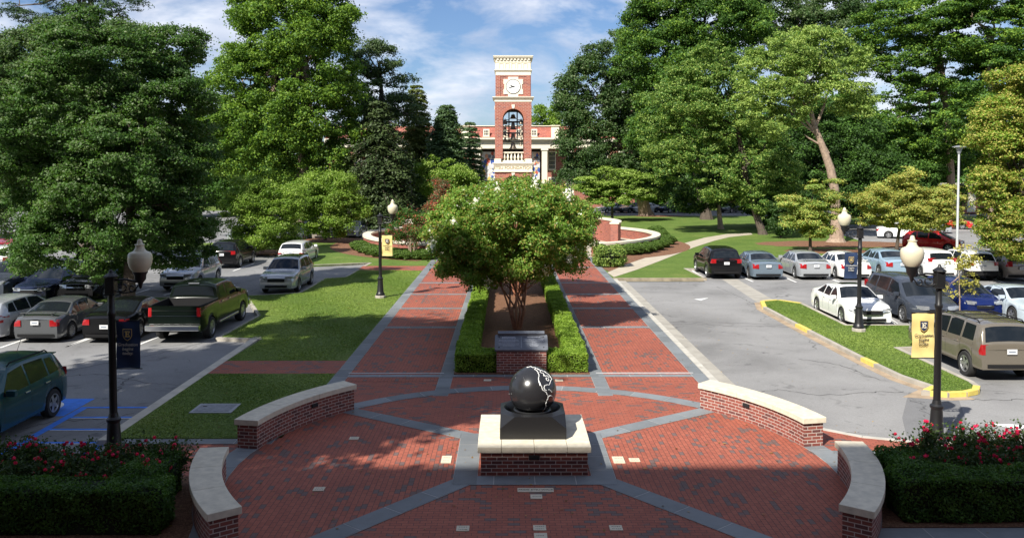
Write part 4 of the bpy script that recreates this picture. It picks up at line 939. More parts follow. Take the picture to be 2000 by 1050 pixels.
def dent(m):
    for k in range(10): xx = -hc_+(k+.5)*2*hc_/10; m.bx(xx-.085, xx+.085, -hc_-.12, -hc_-.02, Z(117.8), Z(114.6))
    for k in range(5):
        xx = (-2+k)*.52; z0, z1 = Z(133.5), Z(124); w_ = .15
        for a, b, c, d in ((xx-w_-.03, xx-w_, z0, z1), (xx+w_, xx+w_+.03, z0, z1), (xx-w_-.03, xx+w_+.03, z1, z1+.04)): m.bx(a, b, -hc_-.055, -hc_-.02, c, d)
four(dent, m_white, 'dentil', merge=False)
cz = Z(169.3); cr_ = 13.2*SC_
S = lambda v: v*SC_/1.0
def surr(m):
    a, b, c = S(19), S(17.3), S(10); pts = [(-c, cz-a), (c, cz-a), (c, cz-S(14.5)), (a, cz-S(14.5)), (a, cz-S(5)), (b, cz-S(5)), (b, cz+S(5)), (a, cz+S(5)), (a, cz+S(14.5)), (c, cz+S(14.5)), (c, cz+a), (-c, cz+a), (-c, cz+S(14.5)), (-a, cz+S(14.5)), (-a, cz+S(5)), (-b, cz+S(5)), (-b, cz-S(5)), (-a, cz-S(5)), (-a, cz-S(14.5)), (-c, cz-S(14.5))]
    m.wallprism(pts, -hc_-.05, -hc_)
four(surr, m_white, 'clock_surround', merge=False)
fy = -hc_-.05
m = MB(); m.lathe([(cr_+.05, -.05), (cr_+.05, .03), (cr_, .035)], 40, (0, fy, cz), axis='y', caps=True); ck = m.build('clock_rim', m_black, root)
ck.data.transform(Matrix.Translation((0, fy, cz)) @ Matrix.Scale(-1, 4, (0, 1, 0)) @ Matrix.Translation((0, -fy, -cz))); ck.data.flip_normals()
m = MB(); m.wallprism([(cr_*math.cos(2*PI*k/40), cz+cr_*math.sin(2*PI*k/40)) for k in range(40)], fy-.05, fy-.02); face_ = m.build('clock_face', plain('clock_dial', (.80, .80, .78), .4, var=0), root)
m = MB()
for k in range(12):
    a = 2*PI*k/12; l = .13; r_ = cr_*.80; c, s = math.sin(a), math.cos(a); m.wallprism([(c*(r_-l/2)+s*.016, cz+s*(r_-l/2)-c*.016), (c*(r_-l/2)-s*.016, cz+s*(r_-l/2)+c*.016), (c*(r_+l/2)-s*.016, cz+s*(r_+l/2)+c*.016), (c*(r_+l/2)+s*.016, cz+s*(r_+l/2)-c*.016)], fy-.056, fy-.05)
m.build('hour_mark', m_black, face_, merge=False)
for nm_, a, l, wd in (('hour_hand', R(291), cr_*.5, .035), ('minute_hand', R(252), cr_*.78, .026)):
    c, s = math.sin(a), math.cos(a); m = MB(); m.wallprism([(-c*.12+s*wd, cz-s*.12-c*wd), (-c*.12-s*wd, cz-s*.12+c*wd), (c*l*.7-s*wd*1.3, cz+s*l*.7+c*wd*1.3), (c*l, cz+s*l), (c*l*.7+s*wd*1.3, cz+s*l*.7-c*wd*1.3)], fy-.068, fy-.060); m.build(nm_, m_black, face_)
# bells in a steel frame
m = MB()
for xx in (-.36, .36):
    for yy in (-.5, .5): m.bx(xx-.05, xx+.05, yy-.05, yy+.05, Z(276), Z(213))
for zz_ in (Z(275), Z(258.5), Z(236.5), Z(215)):
    for yy in (-.5, .5): m.bx(-ow/2+.02 if zz_ < Z(230) else -.5, ow/2-.02 if zz_ < Z(230) else .5, yy-.045, yy+.045, zz_-.05, zz_+.05)
for zz_ in (Z(234), Z(245), Z(255.5), Z(265)):
    for xx in (-.7, .7): m.bx(min(xx, xx*.5)-.05, max(xx, xx*.5)+.05, -.53, -.47, zz_, zz_+.07)
for xx in (-.86, .86): m.bx(xx-.03, xx+.03, -.53, -.47, Z(268), Z(226))
m.build('bell_frame', m_black, root, merge=False)
def bell(x, y, zt, h, r, lab=None):
    m = MB(); m.lathe([(0, 0), (r*.40, -.02*h), (r*.50, -h*.14), (r*.56, -h*.45), (r*.70, -h*.75), (r, -h*.97), (r*.99, -h), (r*.9, -h*.98), (r*.5, -h*.5), (0, -h*.3)], 20, (x, y, zt)); m.lathe([(.03, .08), (.03, 0)], 8, (x, y, zt)); m.build('bell', m_bronze, root, smooth=40)
bell(0, -.1, Z(221.5), 8.5*SC_, 7.5*SC_); bell(0, -.1, Z(238), 13.5*SC_, 7*SC_); bell(0, -.1, Z(258.5), 13.5*SC_, 7.2*SC_); bell(0, -.15, Z(277), 13.5*SC_, 8.2*SC_)
for i, (yt, hh, rr) in enumerate(((232, 9.5, 5.2), (246, 7, 4.0), (257, 6.5, 3.6), (267.5, 6, 3.2))):
    for s in (-1, 1): bell(s*(.70), -.5, Z(yt), hh*SC_, rr*SC_)
bell(.66, -.5, Z(278), 6*SC_, 2.8*SC_)
# balustrade, plinth and inscription
def balus(m):
    m.bx(-ow/2, ow/2, -hw_+.14, -hw_+.36, Z(298.5), Z(296.5)); m.bx(-ow/2, ow/2, -hw_+.12, -hw_+.38, Z(316), Z(313))
    for k in range(6): m.lathe([(.07, Z(313)), (.05, Z(311.5)), (.11, Z(308)), (.10, Z(306)), (.045, Z(301)), (.07, Z(299.5)), (.07, Z(298.5))], 10, (-ow/2+(k+.5)*ow/6, -hw_+.25, 0))
four(balus, m_white, 'balustrade', merge=False)
def plin(m): m.bx(-hw_-.05, -hw_+TH+.05, -hw_-.05, -hw_+TH+.05, Z(317.8), Z(310))
four(plin, m_white, 'pier_plinth', merge=False)
slabs('inscription_band', [(316.5, 318, .07), (318, 319.8, .22), (319.8, 322, .16), (322, 333.6, .08), (333.6, 336, .14)])
text_mesh('inscription', 'ETSU FOUNDATION', .37, m_letter, root, FACE_S(0, -hw_-.085, Z(327.9)), .01, bold=.005)
m = MB(); m.bx(-hw_+.2, hw_-.2, -hw_+.2, hw_-.2, Z(318), Z(316.6)); m.build('belfry_floor', m_white, root)
# ---------------------------------------------------------------- brick walls of the ring court
def arcwall(name, label, r, th, a0, a1, h, cope, n=40, group=None):
    root = thing(name, (RC[0], RC[1], 0), 0, label, 'wall', group); m = MB(); m.arc((0, 0), r-th, r, R(a0), R(a1), -.02, h-cope, n); m.build('brick_body', m_fbrick, root, smooth=30)
    m = MB(); m.arc((0, 0), r-th-.07, r+.07, R(a0)-.005, R(a1)+.005, h-cope, h, n); m.build('coping', m_white, root, smooth=30); return root
arcwall('court_wall', 'long low curved brick wall with a cream coping, right side of the tower court', RR, .5, -61, 75, .95, .16)
arcwall('court_wall', 'long low curved brick wall with a cream coping, left side of the tower court', RR, .5, 105, 242, .95, .16)
arcwall('inner_wall', 'taller curved brick wall inside the court, right of the tower', 8.9, .6, -20, 62, 1.95, .12, group='taller walls flanking the bell tower'); arcwall('inner_wall', 'taller curved brick wall inside the court, left of the tower', 8.9, .6, 118, 200, 1.95, .12, group='taller walls flanking the bell tower')
# ---------------------------------------------------------------- college building behind
BYF = 135.0; ZB = lambda y: ZA(y, BYF); XB = lambda x: XA(x, BYF)
bx0 = XB(997); root = thing('college_building', (bx0, BYF, 0), 0, 'red brick college building with a white columned portico and tiled mansard roof', 'building')
rx = lambda x: XB(x)-bx0
m = MB(); m.bx(rx(640), rx(1240), 0, 16, 0, ZB(271)); m.build('wall', m_fbrick, root)
m = MB(); e0, e1 = rx(636), rx(1244)
m.bx(rx(905), rx(1092), -3.2, .2, ZB(291), ZB(279)); m.bx(rx(903), rx(1094), -3.4, .2, ZB(279), ZB(271)); m.bx(e0, e1, -.5, .0, ZB(288), ZB(279)); m.bx(e0, e1, -.8, 16, ZB(279)+.02, ZB(271)-.02)
for k in range(60): xx = rx(905)+(k+.5)*(rx(1092)-rx(905))/60; m.bx(xx-.09, xx+.09, -3.75, -3.4, ZB(276), ZB(274)) if k % 3 == 0 else None
m.bx(rx(900), rx(1097), -3.9, .2, ZB(274), ZB(270.6)); m.build('entablature', m_white, root)
m = MB(); zr0, zr1 = ZB(270.6), ZB(246); v = [(e0, -.4, zr0), (e1, -.4, zr0), (e1-1, 1.2, zr1), (e0+1, 1.2, zr1), (e1, 16, zr0), (e0, 16, zr0), (e1-1, 14.5, zr1), (e0+1, 14.5, zr1)]
for f in ((0, 1, 2, 3), (1, 4, 6, 2), (4, 5, 7, 6), (5, 0, 3, 7), (3, 2, 6, 7)): m.face([v[i] for i in f])
m.build('mansard_roof', brick_mat('roof_tile', .3, .22, 0, (.30, .085, .055), (.36, .12, .085), (.26, .08, .06), (.20, .07, .05), dark=.15, msize=.012), root)
m = MB(); m.bx(rx(912), rx(1083), .9, 1.6, ZB(246.2), ZB(244.8)); m.build('roof_rail', m_white, root)
for x in (908, 1084): m = MB(); m.bx(rx(x)-.6, rx(x)+.6, -.6, 2.5, ZB(270), ZB(246.5)); m.bx(rx(x)-.75, rx(x)+.75, -.8, 2.7, ZB(246.5), ZB(245)); m.build('parapet_block', m_white, root)
def win(x, y0, y1, w_, yf=0.0, lights=3, sill=True):
    xx = rx(x); z1, z0 = ZB(y0), ZB(y1); m = MB(); m.bx(xx-w_/2-.12, xx+w_/2+.12, yf-.10, yf+.02, z0-.15, z1+.18); m.bx(xx-w_/2-.22, xx+w_/2+.22, yf-.18, yf+.02, z0-.24, z0-.15) if sill else None
    f = m.build('window', m_white, root); m = MB(); cols, rows = 3, 4 if z1-z0 > 1.6 else 2
    cw, rh = w_/cols, (z1-z0)/rows
    for i in range(cols):
        for j in range(rows): m.bx(xx-w_/2+i*cw+.035, xx-w_/2+(i+1)*cw-.035, yf-.12, yf-.09, z0+j*rh+.035, z0+(j+1)*rh-.035)
    m.build('pane', m_glass_b, f)
for x in (950, 1043, 985, 1014): win(x, 254.5, 264.5, .72, -.25)
for x in (668, 700, 732, 764, 796, 828, 860, 892, 1078, 1112, 1146, 1180, 1214):
    win(x, 297, 330, .95); win(x, 348, 375, 1.0)
m = MB()
for x in (934, 1062): m.bx(rx(x)-.42, rx(x)+.42, -3.1, -2.3, 0, ZB(294.5)); m.bx(rx(x)-.55, rx(x)+.55, -3.22, -2.2, ZB(294.5), ZB(291)); m.bx(rx(x)-.55, rx(x)+.55, -3.22, -2.2, 0, .35)
m.build('square_column', m_white, root)
for x in (972, 1027):
    m = MB(); m.lathe([(.48, 0), (.48, .3), (.40, .35), (.34, ZB(296)), (.45, ZB(293)), (.45, ZB(291))], 18, (rx(x), -2.7, 0)); m.build('round_column', m_white, root, smooth=40)
m = MB(); m.bx(rx(940), rx(1056), -.06, .02, 0, ZB(291)); m.build('porch_shade_panel', plain('porch_shade', (.035, .028, .025), .8), root)  # flat dark panel on the wall, its colour stands in for the porch shade
m = MB(); m.bx(rx(985), rx(1014), -.16, -.06, 0, 3.4); m.build('door_surround', m_white, root); m = MB(); m.bx(rx(988), rx(1011), -.19, -.16, 0.1, 3.1); m.build('door', m_glass_b, root)
m = MB(); m.bx(rx(925), rx(1071), -5.2, -.0, 0, .35); m.bx(rx(940), rx(1056), -6.6, -5.2, 0, .18); m.build('porch_step', m_conc, root)
# photographic banners hung in the porch
def bigbanner(x0, x1, y0, y1, label, seed):
    rnd = random.Random(seed); r2 = thing('porch_banner', ((XB(x0)+XB(x1))/2, BYF-1.6, 0), 0, label, 'banner'); w_ = XB(x1)-XB(x0); z0, z1 = ZB(y1), ZB(y0)
    m = MB(); m.bx(-w_/2, w_/2, 0, .03, z0, z1); m.build('cloth', plain('banner_pale', (.55, .55, .56), .8, var=.25, scale=1.2), r2)
    cols = [(.03, .08, .32), (.55, .30, .20), (.60, .45, .36), (.06, .06, .08), (.45, .09, .06), (.62, .60, .58), (.16, .18, .22), (.50, .38, .10)]
    mats_ = [plain('banner_print', c, .8, var=.3, scale=2) for c in cols]; m = MB(); n = 34; hh = (z1-z0)
    for i in range(n):
        cx_ = rnd.uniform(-w_/2+.12, w_/2-.12); cz_ = rnd.uniform(z0+.25, z1-.25); rr = rnd.uniform(.14, .42); k = 9; pts = []
        for j in range(k):
            a = 2*PI*j/k; r_ = rr*rnd.uniform(.6, 1.2); pts.append((max(-w_/2+.01, min(w_/2-.01, cx_+r_*math.cos(a)*.8)), max(z0+.01, min(z1-.01, cz_+r_*math.sin(a)))))
        m.cur = rnd.randrange(len(cols)); y = -.003-.0015*i; m.face([(a, y, b) for a, b in pts], None)
    m.build('printed_picture', mats_, r2, merge=False)
bigbanner(941.5, 967, 297, 352, 'tall colourful picture banner hanging in the porch left of the tower', 3); bigbanner(1038, 1053.5, 297, 352, 'tall picture banner hanging in the porch right of the tower', 8)
# low building glimpsed at the right
bp = A(1855, 392, 118); root = thing('service_building', (bp[0], bp[1], 0), 0, 'small white and brick building glimpsed behind trees at right', 'building')
m = MB(); m.bx(-5, 5, 0, 6, 0, 3.6); m.build('wall', m_fbrick, root); m = MB(); m.bx(-5.3, 5.3, -.3, 6.3, 3.6, 4.1); m.bx(-3.2, -1.6, -.06, 0, 1.0, 2.8); m.bx(-.5, 1.1, -.06, 0, 1.0, 2.8); m.bx(2.4, 3.6, -.06, 0, .2, 2.8); m.build('trim', m_white, root)
# the building behind the camera whose shade lies over the plaza
root = thing('front_building', (0, -9, 0), 0, 'tall brick building behind the viewpoint shading the plaza', 'building')
m = MB(); m.bx(-34, 45, -14, 0, 0, BH); m.build('wall', m_fbrick, root); m = MB(); m.bx(-34.6, 45.6, -14.6, .6, BH, BH+.8); m.build('cornice', m_white, root)
m = MB()
for k in range(15):
    for z in (1.5, 6.0, 10.5, 15, 19.5): m.bx(-31+k*5.1, -29.2+k*5.1, -.01, .06, z, z+2.3)
m.build('window', m_glass_b, root)
# ---------------------------------------------------------------- vehicles
m_tyre = plain('tyre_rubber', (.018, .018, .018), .85, var=.1); m_rim = plain('alloy_rim', (.50, .51, .52), .3, metal=.8, var=.05); m_glass = plain('car_glass', (.010, .013, .016), .06, var=0, spec=.45)
m_trim = plain('car_trim', (.014, .014, .015), .8, var=.05, spec=.2); m_under = plain('car_under', (.008, .008, .008), .9, var=0); m_head = plain('headlamp', (.36, .38, .40), .12, metal=.5, var=.25, scale=9, coat=.6)
m_tail = plain('tail_lamp', (.30, .010, .012), .15, var=.25, scale=8, coat=.6); m_amber = plain('amber_lamp', (.75, .22, .03), .2, var=0); m_plate = plain('licence_plate', (.62, .63, .64), .5, var=.05); m_chrome = plain('chrome', (.72, .73, .74), .12, metal=1, var=0); m_platet = plain('plate_print', (.20, .23, .28), .6, var=0)
PAINT = {}
def paint(name, c, metal=.25, rough=.32):
    if name not in PAINT: PAINT[name] = plain('paint_'+name, c, rough*.6, metal=metal*.6, var=.03, scale=1, coat=.85 if max(c) > .1 else .32, spec=.25)
    return PAINT[name]
def smoothpts(pts, n=3):
    out_ = []
    for i in range(len(pts)-1):
        p0, p1, p2, p3 = pts[max(i-1, 0)], pts[i], pts[i+1], pts[min(i+2, len(pts)-1)]
        for k in range(n):
            t = k/n; lin = p1[1]+(p2[1]-p1[1])*t
            s1 = (p2[1]-p0[1])/max(p2[0]-p0[0], 1e-3); s2 = (p3[1]-p1[1])/max(p3[0]-p1[0], 1e-3); d = p2[0]-p1[0]; h = t
            cub = (2*h**3-3*h*h+1)*p1[1]+(h**3-2*h*h+h)*d*s1+(-2*h**3+3*h*h)*p2[1]+(h**3-h*h)*d*s2
            out_.append((p1[0]+d*t, lin*.55+cub*.45 if abs(cub-lin) < .06 else lin))
    out_.append(pts[-1]); return out_
def interp(x, pts):
    if x <= pts[0][0]: return pts[0][1]
    for i in range(len(pts)-1):
        if x <= pts[i+1][0]: a, b = pts[i], pts[i+1]; return a[1]+(b[1]-a[1])*(x-a[0])/max(b[0]-a[0], 1e-6)
    return pts[-1][1]
KIND = {
 'sedan': dict(L=4.85, W=1.82, wr=.33, ra=1.02, fa=3.82, sill=.20, top=[(0, .93), (.08, 1.00), (.25, 1.05), (.78, 1.08), (1.0, 1.16), (1.55, 1.40), (1.95, 1.455), (2.5, 1.465), (2.85, 1.43), (3.55, 1.02), (3.8, .96), (4.4, .87), (4.7, .79), (4.85, .70)],
   belt=[(0, .80), (.7, .96), (3.5, .91), (4.4, .80), (4.85, .62)], wind=(2.88, 3.52), rear=(1.5, .86), tum=.42, win=[[(1.02, .98), (1.75, .97), (1.75, 1.34), (1.55, 1.31)], [(1.83, .97), (2.45, .955), (2.45, 1.385), (1.83, 1.355)], [(2.53, .95), (3.32, .94), (3.1, 1.12), (2.78, 1.32), (2.53, 1.38)]], tl=(.56, .80, .66, .90), hl=(.42, .86, .60, .73), gr=(.40, .52, .68), plate=.80),
 'coupe': dict(L=4.65, W=1.80, wr=.33, ra=.98, fa=3.65, sill=.19, top=[(0, .92), (.1, 1.0), (.3, 1.03), (.6, 1.04), (.85, 1.12), (1.6, 1.34), (2.1, 1.385), (2.45, 1.38), (2.7, 1.35), (3.45, .98), (3.7, .92), (4.3, .82), (4.55, .74), (4.65, .66)],
   belt=[(0, .80), (.8, .95), (3.4, .89), (4.3, .76), (4.65, .60)], wind=(2.74, 3.42), rear=(1.62, .72), tum=.45, win=[[(1.15, .99), (1.9, .95), (1.9, 1.30), (1.65, 1.26)], [(1.98, .95), (3.2, .92), (2.95, 1.12), (2.62, 1.28), (1.98, 1.31)]], tl=(.50, .80, .68, .88), hl=(.45, .84, .58, .70), gr=(.36, .50, .62), plate=.62),
 'hatch': dict(L=4.15, W=1.70, wr=.31, ra=.72, fa=3.25, sill=.20, top=[(0, .85), (.03, 1.02), (.22, 1.25), (.5, 1.47), (.9, 1.52), (1.8, 1.54), (2.3, 1.50), (2.5, 1.46), (3.5, .98), (3.8, .90), (4.05, .78), (4.15, .66)],
   belt=[(0, .86), (.5, .98), (3.0, .93), (3.8, .78), (4.15, .62)], wind=(2.54, 3.40), rear=(.46, .10), tum=.38, win=[[(.62, 1.04), (1.05, 1.0), (1.05, 1.40), (.78, 1.38)], [(1.13, 1.0), (1.85, .97), (1.85, 1.44), (1.13, 1.43)], [(1.93, .97), (3.0, .94), (2.35, 1.38), (1.93, 1.42)]], tl=(.52, .76, .80, 1.08), hl=(.40, .80, .66, .80), gr=(.36, .52, .66), plate=.72),
 'suv': dict(L=4.72, W=1.88, wr=.36, ra=.88, fa=3.62, sill=.30, top=[(0, .95), (.02, 1.10), (.14, 1.24), (.42, 1.58), (.6, 1.66), (1.2, 1.71), (2.0, 1.72), (2.5, 1.68), (2.68, 1.63), (3.38, 1.14), (3.55, 1.09), (4.2, 1.0), (4.55, .92), (4.72, .82)],
   belt=[(0, .95), (.6, 1.10), (3.3, 1.04), (4.2, .92), (4.72, .74)], wind=(2.72, 3.34), rear=(.40, .10), tum=.33, win=[[(.52, 1.16), (1.0, 1.13), (1.0, 1.53), (.74, 1.52)], [(1.08, 1.13), (1.88, 1.10), (1.88, 1.59), (1.08, 1.57)], [(1.96, 1.10), (3.02, 1.08), (2.55, 1.53), (1.96, 1.59)]], tl=(.58, .84, .90, 1.12), hl=(.46, .88, .74, .90), gr=(.42, .64, .86), plate=.90, rails=True),
 'jeep': dict(L=4.75, W=1.87, wr=.38, ra=.90, fa=3.70, sill=.38, top=[(0, .98), (.02, 1.14), (.06, 1.20), (.30, 1.64), (.42, 1.70), (1.0, 1.74), (2.0, 1.74), (2.6, 1.71), (2.75, 1.66), (3.28, 1.20), (3.4, 1.16), (4.3, 1.10), (4.65, 1.04), (4.75, .92)],
   belt=[(0, 1.06), (.5, 1.12), (3.3, 1.09), (4.3, 1.03), (4.75, .84)], wind=(2.78, 3.25), rear=(.29, .07), tum=.24, win=[[(.50, 1.16), (1.12, 1.16), (1.12, 1.61), (.56, 1.60)], [(1.24, 1.16), (1.96, 1.14), (1.96, 1.64), (1.24, 1.63)], [(2.04, 1.14), (3.0, 1.13), (2.62, 1.58), (2.04, 1.63)]], tl=(.66, .88, .82, 1.12), hl=(.5, .84, .82, .98), gr=(.48, .70, .98), plate=.92, rails=True, xwr=.38),
 'wagon': dict(L=4.85, W=1.79, wr=.33, ra=.95, fa=3.66, sill=.21, top=[(0, .90), (.03, 1.02), (.12, 1.10), (.45, 1.40), (.6, 1.44), (1.4, 1.48), (2.3, 1.47), (2.75, 1.42), (3.5, 1.02), (3.7, .97), (4.4, .86), (4.7, .78), (4.85, .68)],
   belt=[(0, .90), (.6, .98), (3.4, .93), (4.4, .80), (4.85, .62)], wind=(2.80, 3.46), rear=(.43, .11), tum=.40, win=[[(.55, 1.04), (1.05, 1.0), (1.05, 1.33), (.76, 1.31)], [(1.12, 1.0), (1.95, .97), (1.95, 1.38), (1.12, 1.36)], [(2.03, .97), (3.25, .95), (2.72, 1.32), (2.03, 1.38)]], tl=(.56, .80, .72, .98), hl=(.42, .84, .60, .76), gr=(.40, .54, .70), plate=.82),
 'minivan': dict(L=5.1, W=1.96, wr=.35, ra=.98, fa=4.0, sill=.22, top=[(0, .95), (.02, 1.08), (.12, 1.2), (.42, 1.62), (.6, 1.70), (1.5, 1.76), (2.5, 1.75), (3.1, 1.68), (3.3, 1.60), (4.15, 1.10), (4.35, 1.03), (4.75, .92), (5.0, .80), (5.1, .70)],
   belt=[(0, .98), (.6, 1.10), (3.9, 1.02), (4.7, .84), (5.1, .66)], wind=(3.34, 4.10), rear=(.39, .12), tum=.32, win=[[(.6, 1.18), (1.35, 1.14), (1.35, 1.60), (.82, 1.57)], [(1.44, 1.14), (2.5, 1.10), (2.5, 1.64), (1.44, 1.61)], [(2.58, 1.10), (3.75, 1.05), (3.2, 1.52), (2.58, 1.62)]], tl=(.60, .86, .95, 1.28), hl=(.45, .90, .66, .82), gr=(.42, .58, .76), plate=.82),
 'pickup': dict(L=5.9, W=2.0, wr=.40, ra=1.15, fa=4.83, sill=.42, top=[(0, 1.36), (1.88, 1.38), (1.90, 1.38), (1.92, 1.42), (1.99, 1.84), (2.16, 1.93), (2.9, 1.95), (3.6, 1.93), (3.85, 1.86), (4.42, 1.38), (4.6, 1.33), (5.4, 1.27), (5.8, 1.20), (5.9, 1.06)],
   belt=[(0, 1.30), (1.9, 1.32), (4.4, 1.30), (5.4, 1.18), (5.9, 1.00)], wind=(3.90, 4.38), rear=(1.985, 1.93), tum=.24, win=[[(2.16, 1.36), (2.86, 1.36), (2.86, 1.80), (2.28, 1.78)], [(2.98, 1.36), (4.12, 1.36), (3.74, 1.77), (2.98, 1.80)]], tl=(.80, .97, .98, 1.30), hl=(.60, .92, .86, 1.08), gr=(.56, .74, 1.10), plate=.58, bed=(.0, 1.86)),
}
def make_car(kind, pcol, label, cat, x, y, hd, axle='r', group='cars parked in the car parks', z=LOT, simple=False, scale=1.0, **opt):
    """x, y: ground point midway between the wheels of the named axle; hd: heading in degrees from +Y, clockwise"""
    K = KIND[kind]; L, W = K['L'], K['W']; top = smoothpts(K['top']); belt = K['belt']; wr, ra, fa, sill = K['wr'], K['ra'], K['fa'], K['sill']; bed = K.get('bed')
    ax0 = ra if axle == 'r' else fa
    root = thing('parked_car' if kind not in ('pickup',) else 'pickup_truck', (x, y, z), PI/2-R(hd), label, cat, group); root.scale = (scale,)*3
    aw = wr+.065
    def wid(xx):
        e0, e1 = .75, .95; u0 = max(0, 1-xx/e0); u1 = max(0, 1-(L-xx)/e1); k = (.07, .10) if kind in ('jeep', 'pickup') else (.11, .15)
        return W/2*(1-k[0]*u0**2.6-k[1]*u1**2.6)*(1 if True else 1)
    def archz(xx):
        for c in (ra, fa):
            d = abs(xx-c)
            if d < aw: return max(sill, wr-.02+math.sqrt(aw*aw-d*d))
        return sill
    def warp(xx, yy, zz_):
        e = min(1, max(0, (xx-(L-.55))/.55)); r = min(1, max(0, (.4-xx)/.4)); q = (abs(yy)/(W/2))**2
        f = .10*q*e*e+.07*e*e*((zz_-.55)/.4)**2*(1 if zz_ > .55 else .6); b = (.07*q+.05*((zz_-.6)/.4)**2*(1 if zz_ < .6 else .35))*r*r
        if kind in ('pickup', 'jeep'): f *= .6; b *= .45
        return (xx-f+b-ax0, yy, zz_)
    def sec(xx):
        w_ = wid(xx); zt = interp(xx, top); zb = min(interp(xx, belt), zt-.035); za = archz(xx); gh = max(0, zt-zb-.14); low = sill
        za = min(za, zb-.08)
        pts = [(0, low), (w_*.70, low), (w_*.72, za), (w_*.965, za), (w_*.99, za+(zb-za)*.18), (w_, za+(zb-za)*.5), (w_*.995, za+(zb-za)*.8), (w_*.955, zb)]
        if bed and bed[0] <= xx <= bed[1]:
            return pts[:-1]+[(w_*.985, zb), (w_*.97, zt), (w_*.90, zt), (w_*.885, .80), (0, .80)]
        wt = w_*.955-gh*K['tum']-.05-.03*min(gh, .3)/.3
        rz = zt-.05*min(1, (zt-zb)/.2)-.015
        pts += [(wt+(.045), rz-.05 if gh > .05 else zb+(rz-zb)*.5), (wt, rz), (wt*.62, zt-.012), (0, zt)]
        return pts
    xs = set([0.0, L]); 
    for q in top: xs.add(round(q[0], 3))
    for c in (ra, fa):
        for k in range(-8, 9): xs.add(round(c+aw*math.sin(k/8*PI/2), 3))
    k = 0
    while k*.22 < L: xs.add(round(k*.22, 3)); k += 1
    if bed: xs |= {bed[0]+.07, bed[0]+.071, bed[1]-.001, bed[1]+.001}
    xs = sorted(v for v in xs if 0 <= v <= L); xs = [v for i, v in enumerate(xs) if i == 0 or v-xs[i-1] > .0009]
    m = MB(); S_ = []
    for xx in xs:
        s = sec(xx)
        if bed and xx < bed[0]+.0705: s = s[:-2]+[(s[-2][0], interp(xx, top)), (0, interp(xx, top))]
        S_.append([warp(xx, a, b) for a, b in s])
    n = len(S_[0])
    for i in range(len(S_)-1):
        for j in range(n-1):
            a, b, c, d = S_[i][j], S_[i+1][j], S_[i+1][j+1], S_[i][j+1]; mm = 1 if (j < 3 or (bed and bed[0]+.07 < xs[i] < bed[1]+.0005 and j >= n-5)) else 0
            if opt.get('clad') and j in (3, 4) : mm = 1
            m.face([a, b, c, d][::-1], None, mm); m.face([(p[0], -p[1], p[2]) for p in (a, b, c, d)], None, mm)
    for s, rev in ((S_[0], False), (S_[-1], True)):
        full = s[3:]+[(p[0], -p[1], p[2]) for p in s[3:][::-1][1:]]
        # stacked strips keep the end face smooth
        for j in range(3, n-1):
            a, b = s[j], s[j+1]; q = [a, (a[0], -a[1], a[2]), (b[0], -b[1], b[2]), b]; m.face(q if rev else q[::-1], None, 1 if (opt.get('clad') and j < 5) else 0)
    def ysurf(xx, zz_):
        s = sec(xx); best = 0
        for j in range(3, len(s)-1):
            (y0, z0), (y1, z1) = s[j], s[j+1]
            if min(z0, z1)-1e-6 <= zz_ <= max(z0, z1)+1e-6 and abs(z1-z0) > 1e-6: best = max(best, y0+(y1-y0)*(zz_-z0)/(z1-z0))
        return best or s[6][0]
    dx = [p[1][0]+.04 for p in K['win'][:-1]]+[K['win'][-1][1][0]+.04, K['win'][0][0][0]-.02 if kind != 'pickup' else 2.12]
    for xx in dx:
        for sd_ in (-1, 1):
            zt_s = interp(xx, belt)-.0; zz0 = max(sill+.10, archz(xx)+.02); pp = [warp(xx, sd_*(ysurf(xx, zz0+(zt_s-zz0)*k/6)+.002), zz0+(zt_s-zz0)*k/6) for k in range(7)]
            for k in range(6):
                f = [(pp[k][0]-.006, *pp[k][1:]), (pp[k][0]+.006, *pp[k][1:]), (pp[k+1][0]+.006, *pp[k+1][1:]), (pp[k+1][0]-.006, *pp[k+1][1:])]; m.face(f if sd_ < 0 else f[::-1], None, 2)
    m.build('body', [pcol, m_trim, m_under], root, smooth=32)
    # side windows
    for poly in K['win']:
        for sd_ in (-1, 1):
            pts = []; np_ = len(poly)
            for i in range(np_):
                a, b = poly[i], poly[(i+1) % np_]
                for k in range(3): t = k/3; pts.append((a[0]+(b[0]-a[0])*t, a[1]+(b[1]-a[1])*t))
            q = [warp(p[0], sd_*(ysurf(*p)+.006), p[1]) for p in pts]; qi = [(p[0], p[1]-sd_*.02, p[2]) for p in q]; m = MB()
            m.face(q if sd_ < 0 else q[::-1])
            for i in range(len(q)): j = (i+1) % len(q); f = [q[i], q[j], qi[j], qi[i]]; m.face(f if sd_ > 0 else f[::-1])
            m.build('side_window', m_glass, root)
    def toppatch(x0, x1, name, fr=.90, n1_=6, n2_=8, off=.007):
        m = MB(); g = []
        for i in range(n1_+1):
            xx = x0+(x1-x0)*i/n1_; s = sec(xx); row = []; wt, rz = s[-3]; zt = s[-1][1]; h = .01
            dz = (interp(xx+.02, top)-interp(xx-.02, top))/.04; nl_ = math.hypot(1, dz); nx, nz = -dz/nl_, 1/nl_
            for j in range(n2_+1):
                u = -1+2*j/n2_; yy = u*wt*fr; au = abs(u)*fr; zz_ = zt-.012*(au/.62) if au < .62 else zt-.012-(zt-.012-rz)*(au-.62)/.38
                row.append(warp(xx+nx*off, yy, zz_+nz*off))
            g.append(row)
        for i in range(n1_):
            for j in range(n2_):
                f = [g[i][j], g[i+1][j], g[i+1][j+1], g[i][j+1]]; m.face(f if x1 > x0 else f[::-1])
        return m.build(name, m_glass, root, smooth=60)
    toppatch(K['wind'][0], K['wind'][1], 'windscreen', .95); toppatch(K['rear'][0], K['rear'][1], 'rear_window', .93 if kind != 'pickup' else .90)
